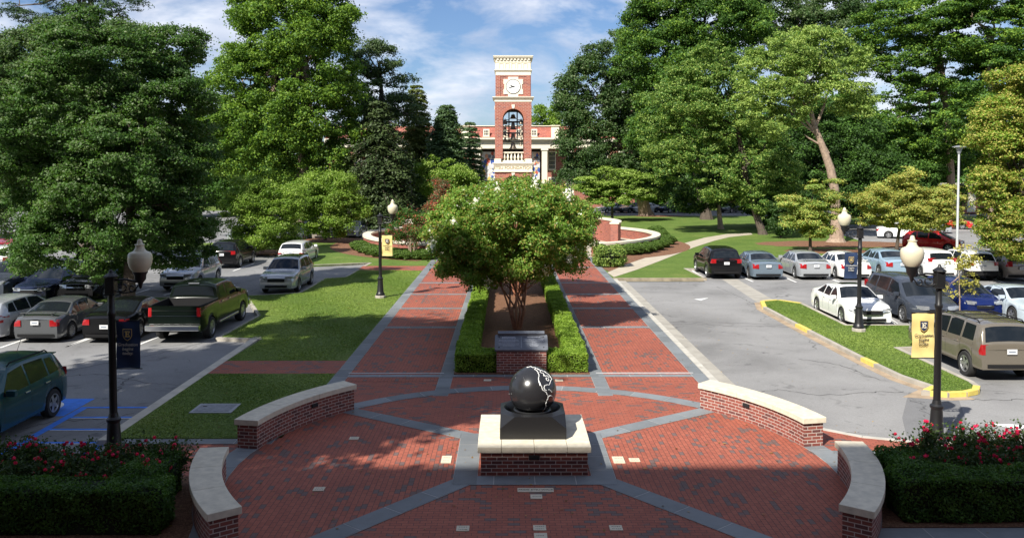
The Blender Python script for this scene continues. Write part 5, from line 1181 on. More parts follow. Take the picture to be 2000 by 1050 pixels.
    if opt.get('roof'): toppatch(*opt['roof'], 'roof_panel', .8, off=.006)
    # wrapped patches on nose and tail
    def planpt(end, s, zz_, off=.006):
        s_abs = abs(s); sg_ = 1 if s >= 0 else -1
        xe = L if end == 'f' else 0.0; w0 = ysurf(abs(xe-.001), zz_)
        if s_abs <= w0-.02: xx, yy, nx, ny = xe, s_abs, 1, 0
        elif s_abs <= w0+.04: t = (s_abs-w0+.02)/.06; xx, yy = xe+(-1 if end == 'f' else 1)*.0, w0; nx, ny = 1-t, t; xx = xe
        else: d = s_abs-w0-.04; xx = xe-d if end == 'f' else xe+d; yy = ysurf(xx, zz_); nx, ny = .0, 1
        p = warp(xx, yy, zz_); o = off
        return (p[0]+nx*o*(1 if end == 'f' else -1), sg_*(p[1]+ny*o), p[2])
    def wrap(end, s0, s1, z0, z1, mat_, name, both=True, slope=0.0, off=.006, parent=None, n=8):
        objs = []
        for sg_ in ((1, -1) if both else (1,)):
            m = MB(); g = []
            for i in range(n+1):
                s = s0+(s1-s0)*i/n; row = [planpt(end, sg_*s if both else s, z0+(z1-z0)*j/3+slope*(i/n), off) for j in range(4)]; g.append(row)
            for i in range(n):
                for j in range(3):
                    f = [g[i][j], g[i+1][j], g[i+1][j+1], g[i][j+1]]; fl = (end == 'f') == (sg_ > 0); m.face(f if fl else f[::-1])
            objs.append(m.build(name, mat_, parent or root, smooth=50))
        return objs
    we = ysurf(L-.001, K['hl'][2]+.02); wre = ysurf(.001, K['tl'][2]+.02)
    a, b, c, d = K['hl']; wrap('f', a*we/.80, we+.26, c, d, m_head, 'headlight', slope=.03)
    a, b, c, d = K['tl']
    if kind == 'pickup': wrap('r', wre-.12, wre+.10, c, d, m_tail, 'tail_light')
    elif kind in ('jeep',): wrap('r', wre-.10, wre+.16, c, d, m_tail, 'tail_light')
    elif kind in ('suv', 'minivan', 'wagon', 'hatch'): wrap('r', wre-.22, wre+.22, c, d, m_tail, 'tail_light')
    else: wrap('r', wre-.26, wre+.18, c, d, m_tail, 'tail_light')
    g0, gz0, gz1 = K['gr']; gz1 = min(gz1, interp(L, top)-.03)
    g_ = wrap('f', -g0, g0, gz0, gz1, m_trim, 'grille', both=False, off=.007)[0]
    wrap('f', -g0, g0, gz1-.015, gz1+.005, m_chrome, 'grille_bar', both=False, off=.012, parent=g_)
    wrap('f', -.55, .55, sill+.06, sill+.17, m_trim, 'air_intake', both=False, off=.007)
    pz = K['plate']; pb = wrap('r', -.15, .15, pz-.075, pz+.075, m_plate, 'licence_plate', both=False, off=.02)[0]
    wrap('r', -.10, .10, pz-.022, pz+.022, m_platet, 'plate_number', both=False, off=.023, parent=pb, n=4)
    if kind == 'pickup':
        m = MB(); m.box((-.12-ax0, 0, .60), (.22, 1.92, .20)); m.build('rear_bumper', m_chrome, root, bevel=.03); m = MB(); m.box((L+.0-ax0, 0, .62), (.22, 1.9, .22)); m.build('front_bumper', m_chrome, root, bevel=.03)
        wrap('r', -.82, .82, 1.19, 1.205, m_chrome, 'tailgate_trim', both=False); wrap('r', -.82, .82, 1.0, 1.012, m_chrome, 'tailgate_trim', both=False)
        for s in (-1, 1): m = MB(); m.tube([(2.0-ax0, s*.96, .45), (4.2-ax0, s*.96, .45)], .05, 8); m.build('running_board', m_chrome, root)
        m = MB(); m.bx(2.03-ax0-.03, 2.03-ax0+.03, -.2, .2, 1.90, 1.94); m.build('brake_light', m_head, root)
    else:
        wrap('r', -.70, .70, sill+.05, sill+.16, m_trim, 'bumper_trim', both=False, off=.005)
        if opt.get('chrome_tail'): wrap('r', -.45, .45, pz+.10, pz+.125, m_chrome, 'tail_trim', both=False, off=.012)
    for i, p in enumerate(K['win'][(1 if len(K['win']) > 2 else 0):]):
        hx = p[0][0]+.14; hz = interp(hx, belt)-.10
        for sd_ in (-1, 1): m = MB(); c_ = warp(hx, sd_*(ysurf(hx, hz)+.02), hz); m.box(c_, (.20, .03, .035)); m.build('door_handle', m_chrome if opt.get('chrome') else pcol, root, bevel=.008)
    mxx = K['win'][-1][1][0]-.12; mz = interp(mxx, belt)+.09
    for sd_ in (-1, 1):
        m = MB(); yv = ysurf(mxx, mz-.05); m.box((mxx-ax0, sd_*(yv+.13), mz), (.13, .22, .15)); m.box((mxx-ax0, sd_*(yv+.03), mz-.05), (.06, .12, .04)); m.build('wing_mirror', pcol, root, bevel=.03)
    if K.get('rails') and not opt.get('norails'):
        x0, x1 = K['rear'][0]+.25, K['wind'][0]-.3
        for s in (-1, 1):
            m = MB(); yy = sec((x0+x1)/2)[-3][0]-.03; m.tube([(x0-ax0, s*yy, interp(x0, top)-.03), (x0+.12-ax0, s*yy, interp(x0, top)+.035), (x1-.12-ax0, s*yy, interp(x1, top)+.035), (x1-ax0, s*yy, interp(x1, top)-.03)], .018, 6); m.build('roof_rail', m_trim, root)
        if opt.get('bars'):
            for xx in (x0+.35, (x0+x1)/2, x1-.35): m = MB(); m.tube([(xx-ax0, -yy, interp(xx, top)+.03), (xx-ax0, yy, interp(xx, top)+.03)], .014, 6); m.build('cross_bar', m_trim, root)
    if opt.get('spoiler'):
        m = MB(); xx = .28 if kind in ('sedan', 'coupe') else K['rear'][0]-.02; zz_ = interp(xx, top)+(.09 if kind in ('sedan', 'coupe') else .01); m.box((xx-ax0, 0, zz_), (.20, W*.72, .025)); 
        if kind in ('sedan', 'coupe'):
            for s in (-1, 1): m.box((xx-ax0, s*W*.30, zz_-.05), (.12, .04, .09))
        m.build('spoiler', pcol, root, bevel=.008)
    if opt.get('antenna'): m = MB(); m.tube([(K['rear'][0]+.5-ax0, 0, interp(1, top)), (K['rear'][0]+.3-ax0, 0, interp(1, top)+.28)], .006, 5); m.build('antenna', m_black, root)
    if opt.get('sunroof'): m = MB(); m.box((K['wind'][0]-.55-ax0, 0, interp(K['wind'][0]-.55, top)+.002), (.5, .8, .012)); m.build('sunroof', m_glass, root)
    if opt.get('spare'):
        m = MB(); m.lathe([(0, -.12), (.30, -.12), (.33, -.08), (.33, .08), (0, .08)], 24, (-.12-ax0, 0, .95), axis='x'); m.build('spare_wheel_cover', pcol, root, smooth=35)
    # wheels
    rimm = m_rim
    for xx in (ra, fa):
        for sd_ in (-1, 1):
            tw_ = .11 if kind != 'pickup' else .13; cy_ = wid(xx)-tw_-.015; m = MB(); prof = [(wr*.62, -tw_), (wr*.93, -tw_), (wr, -tw_*.7), (wr, tw_*.7), (wr*.93, tw_), (wr*.66, tw_), (wr*.64, tw_*.55), (0.0, tw_*.5)]
            m.lathe(prof, 22, (0, 0, 0), axis='y', caps=False); t = m.build('wheel', m_tyre, root, smooth=40); t.data.flip_normals() if False else None
            t.location = (xx-ax0, sd_*cy_, wr); t.rotation_euler = (0, 0, 0 if sd_ > 0 else PI); 
            if sd_ < 0: pass
            t.rotation_euler = (0, 0, 0) if sd_ > 0 else (0, 0, PI)
            m = MB(); m.lathe([(wr*.64, tw_*.62), (wr*.66, tw_*.99), (wr*.60, tw_*1.0), (wr*.57, tw_*.62)], 22, (0, 0, 0), axis='y', caps=False)
            ns = opt.get('spokes', 5)
            for k in range(ns):
                a = 2*PI*k/ns; c, s = math.cos(a), math.sin(a); w0, w1 = .11*wr*5/ns+.02, .075*wr*5/ns+.01
                q = [(c*wr*.1-s*w0, s*wr*.1+c*w0), (c*wr*.60-s*w1, s*wr*.60+c*w1), (c*wr*.60+s*w1, s*wr*.60-c*w1), (c*wr*.1+s*w0, s*wr*.1-c*w0)]
                m.face([(p[0], tw_*.86, p[1]) for p in q]); m.face([(p[0], tw_*.78, p[1]) for p in q][::-1])
            m.lathe([(wr*.17, tw_*.6), (wr*.17, tw_*.9), (0, tw_*.95)], 12, axis='y', caps=False); m.build('rim', rimm, t, merge=False)
    return root
def gl(x, y): return G(x, y, LOT)
blackp = paint('black', (.006, .006, .007)); whitep = paint('white', (.78, .78, .76), 0, .3); silver = paint('silver', (.42, .44, .46), .55); green = paint('deep_green', (.004, .007, .005), .1)
graymet = paint('gray', (.10, .105, .11), .5); bluegray = paint('blue_gray', (.17, .22, .27), .5); navyp = paint('navy', (.012, .018, .045), .3); lightblue = paint('light_blue', (.30, .42, .52), .4); tan = paint('tan', (.165, .145, .115), .4); taupe = paint('taupe', (.24, .205, .18), .45)
redp = paint('red', (.50, .015, .015), .1); maroon = paint('dark_red', (.28, .012, .018), .2); slateblue = paint('slate', (.055, .065, .085), .5); cobalt = paint('cobalt', (.008, .018, .10), .35); teal = paint('teal', (.02, .075, .085), .4); paleblue = paint('pale_blue', (.50, .58, .64), .3); gold = paint('champagne', (.36, .34, .30), .5)
def car(kind, col, label, cat, px, py, hd, axle='r', side=None, **o):
    """px, py is where a wheel touches the ground in the photo; side says which side of the car that wheel is on, seen from here"""
    p = gl(px, py); W = KIND[kind]['W']*o.get('scale', 1); off = {None: 0, 'R': -(W/2-.12), 'L': (W/2-.12)}[side]
    return make_car(kind, col, label, cat, p[0]+off, p[1], hd, axle, **o)
# right-hand car park, far row, tails towards us
car('suv', blackp, 'black crossover, first on the left of the right-hand row', 'SUV', 1382.9, 542, 0, side='L', norails=True, chrome_tail=True, scale=1.03)
car('sedan', bluegray, 'blue gray sedan parked between the black crossover and a silver sedan', 'car', 1464, 543, 0, side='L')
car('sedan', silver, 'silver sedan parked between the blue gray sedan and a white sedan', 'car', 1554.5, 543, 0, side='L', spoiler=True, scale=1.02)
car('sedan', whitep, 'white sedan parked behind the navy banner, tail towards us', 'car', 1633.5, 543.5, 0, side='L', spoiler=True)
car('sedan', lightblue, 'light blue sedan parked between two white cars in the far row', 'car', 1719, 540, 0, side='L', scale=1.05)
car('minivan', whitep, 'white crossover parked behind the acorn lamp, right of the light blue sedan', 'car', 1800, 541, 0, side='L', scale=.93)
car('suv', whitep, 'white SUV with dark lower bumper, behind the sapling', 'SUV', 1878, 546, 0, side='L', clad=True, scale=.98)
car('hatch', taupe, 'taupe hatchback cut by the right edge, far row', 'car', 1954, 547, 0, side='L', scale=1.05)
# near row, noses towards us
car('sedan', whitep, 'white sedan with its nose towards us at the grass island', 'car', 1647, 631, 180, 'f', side='L', sunroof=True, scale=.985)
car('minivan', slateblue, 'dark gray minivan parked beside the white sedan, nose towards us', 'minivan', 1766, 629, 180, 'f', side='L')
car('hatch', cobalt, 'cobalt blue hatchback parked between the minivan and a pale coupe', 'car', 1868, 619, 180, 'f', side='L')
car('coupe', paleblue, 'pale blue coupe with a black side stripe at the right edge', 'car', 1980, 630, 180, 'f', side='L')
car('jeep', tan, 'tan SUV with roof rails parked at the tip of the grass island', 'SUV', 1889, 733, 0, side='L', bars=True, chrome=False)
# left-hand car park
car('pickup', green, 'dark green crew cab pickup with chrome bumper, tail towards us', 'pickup truck', 410, 659, 0, side='R', chrome=True, spokes=6)
car('coupe', blackp, 'black coupe parked left of the pickup truck', 'car', 269, 661, 0, side='R', spokes=7)
car('sedan', graymet, 'dark gray sedan with a boot spoiler, left of the black coupe', 'car', 136, 661, 0, side='R', spoiler=True, scale=.95, spokes=9)
car('wagon', silver, 'silver blue wagon cut by the left edge, tail towards us', 'car', 27, 660, 0, side='R', spokes=5)
car('suv', blackp, 'black crossover with chrome grille under the big oak, nose towards us', 'SUV', 202, 586.5, 180, 'f', side='R', norails=True, scale=.98)
car('sedan', navyp, 'very dark blue sedan beside the black crossover, nose towards us', 'car', 112, 587, 180, 'f', side='R')
car('jeep', slateblue, 'dark blue gray boxy SUV at the left edge, nose towards us', 'SUV', 30, 584, 180, 'f', side='R')
car('suv', silver, 'silver crossover nose towards us behind the pickup truck', 'SUV', 423, 551, 180, 'r', side='R')
car('suv', blackp, 'black SUV with tail towards us, under the edge of the oak', 'SUV', 467, 522, 0, side='R', scale=1.0)
car('suv', silver, 'silver SUV nose towards us at the edge of the left lawn', 'SUV', 581.4, 569.5, 180, 'f', side='R', roof=(1.0, 2.2))
car('wagon', whitep, 'white wagon with tail towards us beside the lawn', 'car', 597, 515, 0, side='R')
car('suv', whitep, 'white SUV with a covered spare wheel at the left edge', 'SUV', 30, 536, 0, side='R', spare=True, clad=True)
car('sedan', maroon, 'dark red sedan near the left edge, under the trees', 'car', 39, 493, 165, 'f', side='R')
car('suv', teal, 'teal SUV in the foreground cut by the left edge', 'SUV', 99, 813, 180, 'r', side='R', antenna=True, spoiler=True, chrome=True, scale=.985)
# far row of the left side, noses towards us
for kd, c, lab, px, py in (('sedan', silver, 'silver sedan far back, left of the round tree trunk', 487, 474), ('hatch', graymet, 'gray car half hidden behind the left round tree', 553, 471), ('sedan', slateblue, 'slate blue sedan between the two round trees', 596.4, 469.5), ('sedan', gold, 'champagne sedan behind the trunk of the right round tree', 648.6, 467.5), ('sedan', slateblue, 'blue gray sedan at the end of the row by the boxwood bushes', 704, 464)):
    car(kd, c, lab, 'car', px, py, 180, 'f', side='R')
car('suv', redp, 'bright red SUV with tail towards us, behind the ring wall', 'SUV', 748, 443.5, 8, side='R', norails=True)
car('suv', whitep, 'white compact SUV beside the red one, tail towards us', 'SUV', 795, 442, 8, side='R', norails=True, scale=.93)
car('sedan', maroon, 'dark red car half hidden left of the red SUV', 'car', 712, 437, 180, 'f')
car('sedan', slateblue, 'blue gray sedan parked before the college building', 'car', 834, 412, 200, 'f', side='R'); car('sedan', blackp, 'black sedan parked before the college building, left of the barrel', 'car', 792, 412, 200, 'f', side='R')
# beyond the lawn on the right
for kd, c, lab, px in (('sedan', silver, 'silver sedan far back behind the layered maple', 1178), ('sedan', graymet, 'dark gray sedan far back, behind the layered maple trunks', 1222), ('sedan', whitep, 'white sedan far back left of the thick oak trunk', 1246), ('suv', navyp, 'navy SUV far back, right of the thick oak trunk', 1300), ('suv', blackp, 'black SUV far back under the magnolia', 1345), ('sedan', graymet, 'gray sedan far back, right of the magnolia trunk', 1420)):
    car(kd, c, lab, 'car', px, 415.5, 235, 'f')
car('hatch', redp, 'red hatchback on the far right beyond the white cars', 'car', 1856, 491, 128, 'f', scale=1.02); car('sedan', whitep, 'white car far right, half hidden by a yellow tree', 'car', 1800, 466, 110, 'f')
car('sedan', redp, 'red car far right behind the light pole', 'car', 1880, 447, 120, 'f'); car('sedan', silver, 'silver car far right, left of the red one', 'car', 1835, 455, 110, 'f')
# traffic drum
p = gl(798, 413.5); root = thing('traffic_drum', (p[0], p[1], LOT), 0, 'orange and white traffic drum before the college building', 'traffic drum')
m = MB(); m.lathe([(.32, 0), (.32, .06), (.27, .08), (.27, .28), (.25, .28), (.25, .95), (.20, 1.0), (0, 1.02)], 14); m.build('drum', plain('orange_plastic', (.65, .12, .02), .5, var=.05), root, smooth=40)
m = MB(); m.lathe([(.262, .42), (.262, .56)], 14, caps=False); m.lathe([(.262, .70), (.262, .84)], 14, caps=False); m.build('white_band', m_mark, root)
# ---------------------------------------------------------------- hedges, shrubs, roses
HG = 'clipped hedges round the beds'
yb_ = YB[0]+.32
hedge_surf([(-1.60, -.96, yb_, G(905, 548)[1]), (-.965, px0-.02, yb_, yb_+.75)], .03, .60, .05, L_hedge, 'hedge', 'clipped bright green hedge left of the crape myrtle bed', 'hedge', group=HG)
hedge_surf([(1.78, 2.42, yb_, G(1080, 548)[1]), (px1+.02, 1.785, yb_, yb_+.75)], .03, .60, .05, L_hedge, 'hedge', 'clipped bright green hedge right of the crape myrtle bed', 'hedge', group=HG)
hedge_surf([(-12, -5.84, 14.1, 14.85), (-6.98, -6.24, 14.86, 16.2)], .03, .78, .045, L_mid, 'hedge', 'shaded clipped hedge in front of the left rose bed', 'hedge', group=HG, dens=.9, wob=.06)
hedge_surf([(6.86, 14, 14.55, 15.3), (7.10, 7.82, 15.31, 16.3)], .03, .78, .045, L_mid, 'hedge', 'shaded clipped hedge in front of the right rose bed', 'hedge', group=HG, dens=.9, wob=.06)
def rose(x, y, h, r, label):
    root = thing('rose_bush', (x, y, 0), 0, label, 'rose bush', 'red rose bushes behind the front hedges'); m = MB(); P_ = []; N_ = []; F_ = []; FN = []
    for k in range(40):
        a = random.uniform(0, 2*PI); rr = r*math.sqrt(random.random()); hh = h*random.uniform(.70, 1.12)*(1-.25*(rr/r)**2); tip = Vector((rr*math.cos(a), rr*math.sin(a), hh)); b = Vector((rr*.2*math.cos(a), rr*.2*math.sin(a), 0)); mid = b.lerp(tip, .5)+Vector((random.uniform(-.05, .05),)*3)
        m.tube([b, mid, tip], [.012, .008, .004], 4, cap=False)
        nl_ = 110
        for _ in range(nl_):
            t = random.uniform(.15, 1.0); q = b.lerp(mid, t*2) if t < .5 else mid.lerp(tip, t*2-1); P_.append(q+Vector([random.gauss(0, .075) for _ in range(3)]))
        if random.random() < .24:
            for _ in range(random.randint(1, 3)):
                fc = tip+Vector((random.gauss(0, .05), random.gauss(0, .05), random.uniform(-.02, .05))); fr = random.uniform(.028, .045)
                for _ in range(14): d = Vector([random.gauss(0, 1) for _ in range(3)]).normalized(); F_.append(fc+d*fr*.6); FN.append(d)
    P_ = np.array(P_); root_m = leaf_mesh('foliage', P_, unit(len(P_))*.8+np.array([0, -.1, .6]), .062*RNG.uniform(.7, 1.3, len(P_)), L_rose); link(root_m, 'foliage', root)
    if F_: F_ = np.array(F_); link(leaf_mesh('blossoms', F_, np.array(FN), .055*RNG.uniform(.8, 1.2, len(F_)), L_rosef, wid=.45), 'blossoms', root)
    m.build('stems', plain('rose_stem', (.05, .06, .02), .7) if 'rose_stem' not in bpy.data.materials else bpy.data.materials['rose_stem'], root, merge=False)
xs_ = [-11.0, -10.25, -9.5, -8.8, -8.1, -7.5, -6.85]; nm = ['rose bush at the left edge of the photo', 'rose bush second from the left edge', 'rose bush third from the left edge, before the blue stall', 'rose bush fourth from the left edge', 'rose bush just left of the left lamp post', 'rose bush just right of the left lamp post', 'rose bush at the hedge corner by the left seat wall']
for i, x in enumerate(xs_):
    rose(x, 15.35+random.uniform(-.1, .1), .82, .5, nm[i]+', front row'); rose(x+.3, 16.25+random.uniform(-.1, .1), .92, .55, nm[i]+', back row')
xs_ = [8.0, 8.75, 9.5, 10.3, 11.1]; nm = ['rose bush nearest the right seat wall', 'rose bush under the right lamp post', 'rose bush right of the right lamp post', 'rose bush second from the right edge', 'rose bush at the right edge of the photo']
for i, x in enumerate(xs_):
    rose(x, 15.75+random.uniform(-.1, .1), .95, .5, nm[i]+', front row'); rose(x+.2, 16.65+random.uniform(-.1, .1), 1.05, .55, nm[i]+', back row')
BXG = 'rounded boxwood bushes along the ring wall'
wl = ['left end', 'second', 'third', 'fourth', 'fifth', 'sixth', 'seventh', 'eighth', 'ninth', 'tenth']
for i, (x, y) in enumerate(((703, 487), (713, 492), (728, 496), (744, 500), (762, 502), (779, 504), (797, 505), (816, 505), (833, 505))):
    p = G(x, y+1); bush('boxwood_bush', 'round boxwood bush, %s of the row left of the walks' % wl[i], 'bush', p, .78, .78, .72, .09, L_box, BXG)
for i, (x, y) in enumerate(((1228, 496), (1246, 494), (1262, 491), (1277, 487), (1290, 482), (1301, 476), (1290, 466), (1283, 456))):
    p = G(x, y+1); bush('boxwood_bush', 'round boxwood bush, %s of the row right of the walks' % wl[i], 'bush', p, .85, .85, .78, .09, L_box, BXG)
p = G(1193, 523); bush('clipped_shrub', 'big boxy yellow green shrub at the end of the right ring wall', 'bush', (p[0], p[1]+.9), 1.02, .9, 1.35, .11, L_light, boxy=.8, dens=1.2, second=(L_box, .45))
# ---------------------------------------------------------------- trees
def gq(x, y): return G(x, y)
TG = 'large trees round the campus'
L_cedar = leaf_mat('needle_yellowish', (.06, .085, .025), (.15, .17, .05)); L_cedar2 = leaf_mat('needle_bluish', (.04, .075, .035), (.09, .14, .06))
b = gq(250, 592); tree('oak_tree', 'large dark green oak in the left car park, nearest on the left', 'tree', b, [(250, 150, 105), (300, 110, 55), (190, 120, 70), (318, 220, 76), (150, 240, 115), (270, 290, 130), (345, 325, 52), (85, 340, 82), (190, 390, 110), (305, 410, 82), (370, 405, 36), (95, 440, 48), (130, 480, 60), (210, 490, 60), (345, 475, 48), (60, 270, 80), (385, 465, 30)], 39.3, L_mid, cl=.42, leaf=.15, dens=.85, r0=.30, trunk_to=A(250, 300, 39.3), second=(L_gray, .3), depth=1.25, sub=10, subf=.36, gap=.2, front=.3, dspread=1.6, flat=.6)
b = A(60, 480, 54); tree('maple_tree', 'gray green broad tree behind the big oak at the left edge', 'tree', b, [(70, 190, 95), (-10, 250, 110), (150, 150, 70), (200, 160, 60), (60, 110, 50), (130, 90, 50), (20, 360, 90), (-60, 160, 80), (230, 105, 50)], 54, L_gray, cl=.6, leaf=.20, dens=.8, r0=.4, second=(L_mid, .3), front=.5)
b = A(170, 470, 66); tree('white_pine', 'tall pine with spreading boughs showing above the oak', 'pine tree', b, [(150, 30, 34, 0, .5), (90, 45, 30, 0, .35), (45, 30, 26, 0, .3), (20, 14, 18, 0, .3), (200, 20, 36, 0, .45), (250, 10, 26, 0, .35), (120, 0, 40, 0, .5), (180, -25, 45, 0, .6), (130, 70, 34, 0, .4), (60, 60, 20, 0, .3), (170, 55, 30, 0, .5), (230, 40, 20, 0, .4), (100, -40, 50, 0, .5), (160, -80, 40)], 66, L_pine, cl=.55, leaf=.34, dens=.8, r0=.4, trunk_to=A(165, -60, 66), sub=3, upb=.8, flat=.45, wid=.12, tipn=14)
b = A(577, 440, 92); tree('tulip_tree', 'very tall bright green tulip tree left of the bell tower', 'tree', b, [(560, 55, 85), (640, 45, 52), (505, 20, 42), (480, 25, 30), (610, 0, 60), (610, 140, 85), (530, 160, 75), (455, 170, 58), (430, 220, 45), (520, 240, 75), (470, 280, 60), (620, 225, 68), (650, 270, 45), (560, 290, 55), (640, 330, 35), (440, 300, 45), (515, 330, 45), (560, -40, 60)], 92, L_bright, cl=.85, leaf=.33, dens=.8, r0=.75, bark=m_bark2, trunk_to=A(585, 60, 92), second=(L_mid, .3), group=TG, tipn=16, gap=.08)
b = A(520, 420, 110); tree('maple_tree', 'dark tree filling the gap below the tulip tree', 'tree', b, [(430, 350, 60), (500, 370, 60), (570, 370, 50), (640, 370, 40), (380, 330, 60), (450, 310, 50), (600, 340, 45)], 112, L_mid, cl=1.2, leaf=.42, dens=.8, r0=.4, group=TG)
b = A(735, 430, 104); tree('hemlock_tree', 'sparse tall tree with bare twigs between the tulip tree and the spruce', 'tree', b, [(735, 118, 32), (700, 135, 26), (770, 150, 24), (690, 190, 32), (745, 185, 34), (785, 205, 22), (720, 240, 42), (775, 245, 28), (690, 270, 36), (810, 225, 14), (715, 105, 18)], 104, L_gray, cl=.8, leaf=.30, dens=.7, r0=.45, trunk_to=A(740, 120, 104), gap=.45, second=(L_pine, .5), group=TG, tipn=11)
b = A(738, 430, 92); conifer('spruce_tree', 'dark brown green spruce with drooping boughs left of the ring', 'spruce tree', b, ZA(195, 92), 5.6, L_spruce, layers=26, leaf=.36, per=17, z0=1.2, droop=.40, top_r=.9, shape=.60, nb=150, tuft=.75, group=TG)
b = A(815, 420, 112); conifer('cedar_tree', 'thin yellow green conifer with a ragged top, left of the tower', 'tree', b, ZA(163, 112), 3.0, [L_cedar], layers=26, leaf=.38, per=15, z0=2, droop=.12, top_r=.5, shape=.55, nb=170, tuft=1.3, group=TG, sparse=.15)
b = A(872, 420, 106); conifer('cedar_tree', 'blue green conifer beside the portico, left of the tower', 'tree', b, ZA(203, 106), 3.6, [L_cedar2], layers=26, leaf=.38, per=18, z0=1.5, droop=.1, top_r=.5, shape=.55, nb=230, tuft=1.3, group=TG, sparse=.05)
b = A(918, 420, 112); conifer('cedar_tree', 'blue green conifer half hiding the roof corner, left of the tower', 'tree', b, ZA(235, 112), 2.6, [L_cedar2], layers=16, leaf=.34, per=16, z0=1.5, droop=.1, top_r=.4, shape=.6, nb=190, tuft=1.3, group=TG, sparse=.05)
b = A(868, 405, 96); tree('dogwood_tree', 'small yellow green tree in front of the portico, left', 'tree', b, [(870, 345, 26), (895, 360, 30), (840, 330, 20), (850, 370, 24), (905, 385, 24), (830, 355, 16), (880, 385, 22)], 96, L_bright, cl=.6, leaf=.26, dens=.9, r0=.15, second=(L_light, .35))
b = A(800, 405, 100); tree('maple_tree', 'dark shrubby tree right of the spruce', 'tree', b, [(800, 350, 26), (785, 330, 20), (820, 375, 18)], 108, L_mid, cl=.7, leaf=.3, dens=.8, r0=.2)
RD = 'round small trees beside the left car park'
b = gq(512, 493); tree('crabapple_tree', 'round bright green small tree with pale forked trunk, left one', 'tree', b, [(505, 400, 42), (540, 420, 38), (475, 395, 30), (470, 430, 28), (500, 450, 36), (540, 455, 26), (560, 400, 26), (515, 375, 24), (490, 470, 16)], 61, L_bright, cl=.42, leaf=.17, dens=.9, r0=.13, bark=m_bark2, second=(L_light, .2), group=RD)
b = gq(635, 470); tree('crabapple_tree', 'round bright green small tree with dark forked trunk, right one', 'tree', b, [(635, 385, 44), (600, 390, 34), (675, 395, 34), (640, 420, 40), (690, 420, 22), (600, 425, 30), (660, 365, 26), (575, 410, 20), (670, 435, 24)], 71, L_bright, cl=.48, leaf=.19, dens=.9, r0=.16, second=(L_light, .22), group=RD)
# crape myrtles
cb_ = G(1010, 643); CY = cb_[1]
def crape(base, circ, Y, label, leaf, cl, mats, stems, h0, dens=1.0, blossoms=None, group=None, th=.06, bark=None, sub=7, gap=.15, dep=1.0):
    root = tree('crape_myrtle', label, 'tree', base, circ, Y, mats[0], cl=cl, leaf=leaf, dens=dens, r0=.001, bark=bark or m_barkr, group=group, sub=sub, gap=gap, second=(mats[1], mats[2]), tipn=1, depth=dep, front=.15, inner=.22, flat=.9, wid=.26)
    for c in list(root.children):
        if c.name.startswith('trunk'): bpy.data.objects.remove(c)
    L = px_lobes(circ, Y, dep); m = MB()
    for k in range(stems):
        a = 2*PI*k/stems; l = L[k % len(L)]; p0 = Vector((.14*math.cos(a), .10*math.sin(a), -.05))*(th/.06); tip = Vector((l[0]-base[0], l[1]-base[1]+random.uniform(-.5, .5), l[2])); s = Vector((.30*math.cos(a), .25*math.sin(a), h0*.5))
        m.tube([p0, p0.lerp(s, .55), s, s.lerp(tip, .35)+Vector((0, 0, .2)), s.lerp(tip, .7), tip], [th*1.15, th*.95, th*.85, th*.6, th*.38, th*.12], 8)
        for j in range(4):
            q = L[(k*3+j*5) % len(L)]; e = s.lerp(tip, random.uniform(.1, .6)); t2 = Vector((q[0]-base[0], q[1]-base[1], q[2]))+Vector([random.uniform(-.3, .3) for _ in range(3)]); m.tube([e, e.lerp(t2, .5)+Vector((0, 0, .12)), t2], [th*.4, th*.25, th*.08], 6)
    m.build('stems', bark or m_barkr, root, smooth=60, merge=False)
    if blossoms:
        P_ = []; mat_, n, rad = blossoms; Lb = sublobes(L, 5, .4)
        for k in range(n):
            l = Lb[RNG.integers(len(Lb))]; d = unit(1)[0]; d[1] = -abs(d[1]); d[2] = abs(d[2])*.8; c = l[:3]+l[3:6]*d*1.14
            P_.append(c+RNG.normal(size=(60, 3))*np.array([rad, rad, rad*1.5]))
        P_ = np.concatenate(P_)-np.array([base[0], base[1], 0]); link(leaf_mesh('blossoms', P_, unit(len(P_)), leaf*.62*RNG.uniform(.7, 1.3, len(P_)), mat_, wid=.45), 'blossoms', root)
    return root
crape(cb_, [(1000, 412, 52), (940, 425, 46), (1065, 418, 46), (890, 455, 40), (1110, 440, 36), (1000, 465, 56), (945, 480, 44), (1062, 475, 46), (1010, 374, 20), (955, 388, 20), (1050, 380, 20), (1130, 478, 20), (862, 488, 22), (1100, 398, 22), (905, 405, 22), (1005, 512, 36), (1122, 418, 18), (872, 430, 20), (1080, 512, 24), (935, 530, 26), (890, 515, 26), (1115, 500, 22), (1140, 450, 14), (850, 455, 12), (960, 545, 16), (1050, 530, 20)], CY+.3, 'large crape myrtle with white blossoms in the central bed', .14, .26, (L_crape, L_tips, .17), 11, 1.5, dens=.9, blossoms=(L_white, 44, .075), th=.046, gap=.30, dep=2.2, sub=11)
b2_ = (.45, 41.0); crape(b2_, [(995, 405, 46), (940, 430, 42), (1060, 425, 46), (1100, 455, 38), (895, 455, 36), (1000, 455, 50), (1050, 475, 36), (950, 475, 36)], 41.0, 'second crape myrtle in the central bed, behind the large one', .15, .30, (L_crape, L_tips, .17), 9, 1.5, dens=.8, blossoms=(L_white, 10, .07), th=.045, gap=.15, dep=2.0)
b = G(806, 507); crape(b, [(800, 432, 18), (772, 450, 14), (822, 440, 16), (760, 468, 8), (810, 460, 15), (785, 466, 12), (828, 422, 9)], b[1], 'small crape myrtle with reddish tips by the yellow banner', .17, .35, (L_mid, L_redtip, .14), 6, 2.2, dens=.7, th=.05, bark=m_bark2, gap=.4)
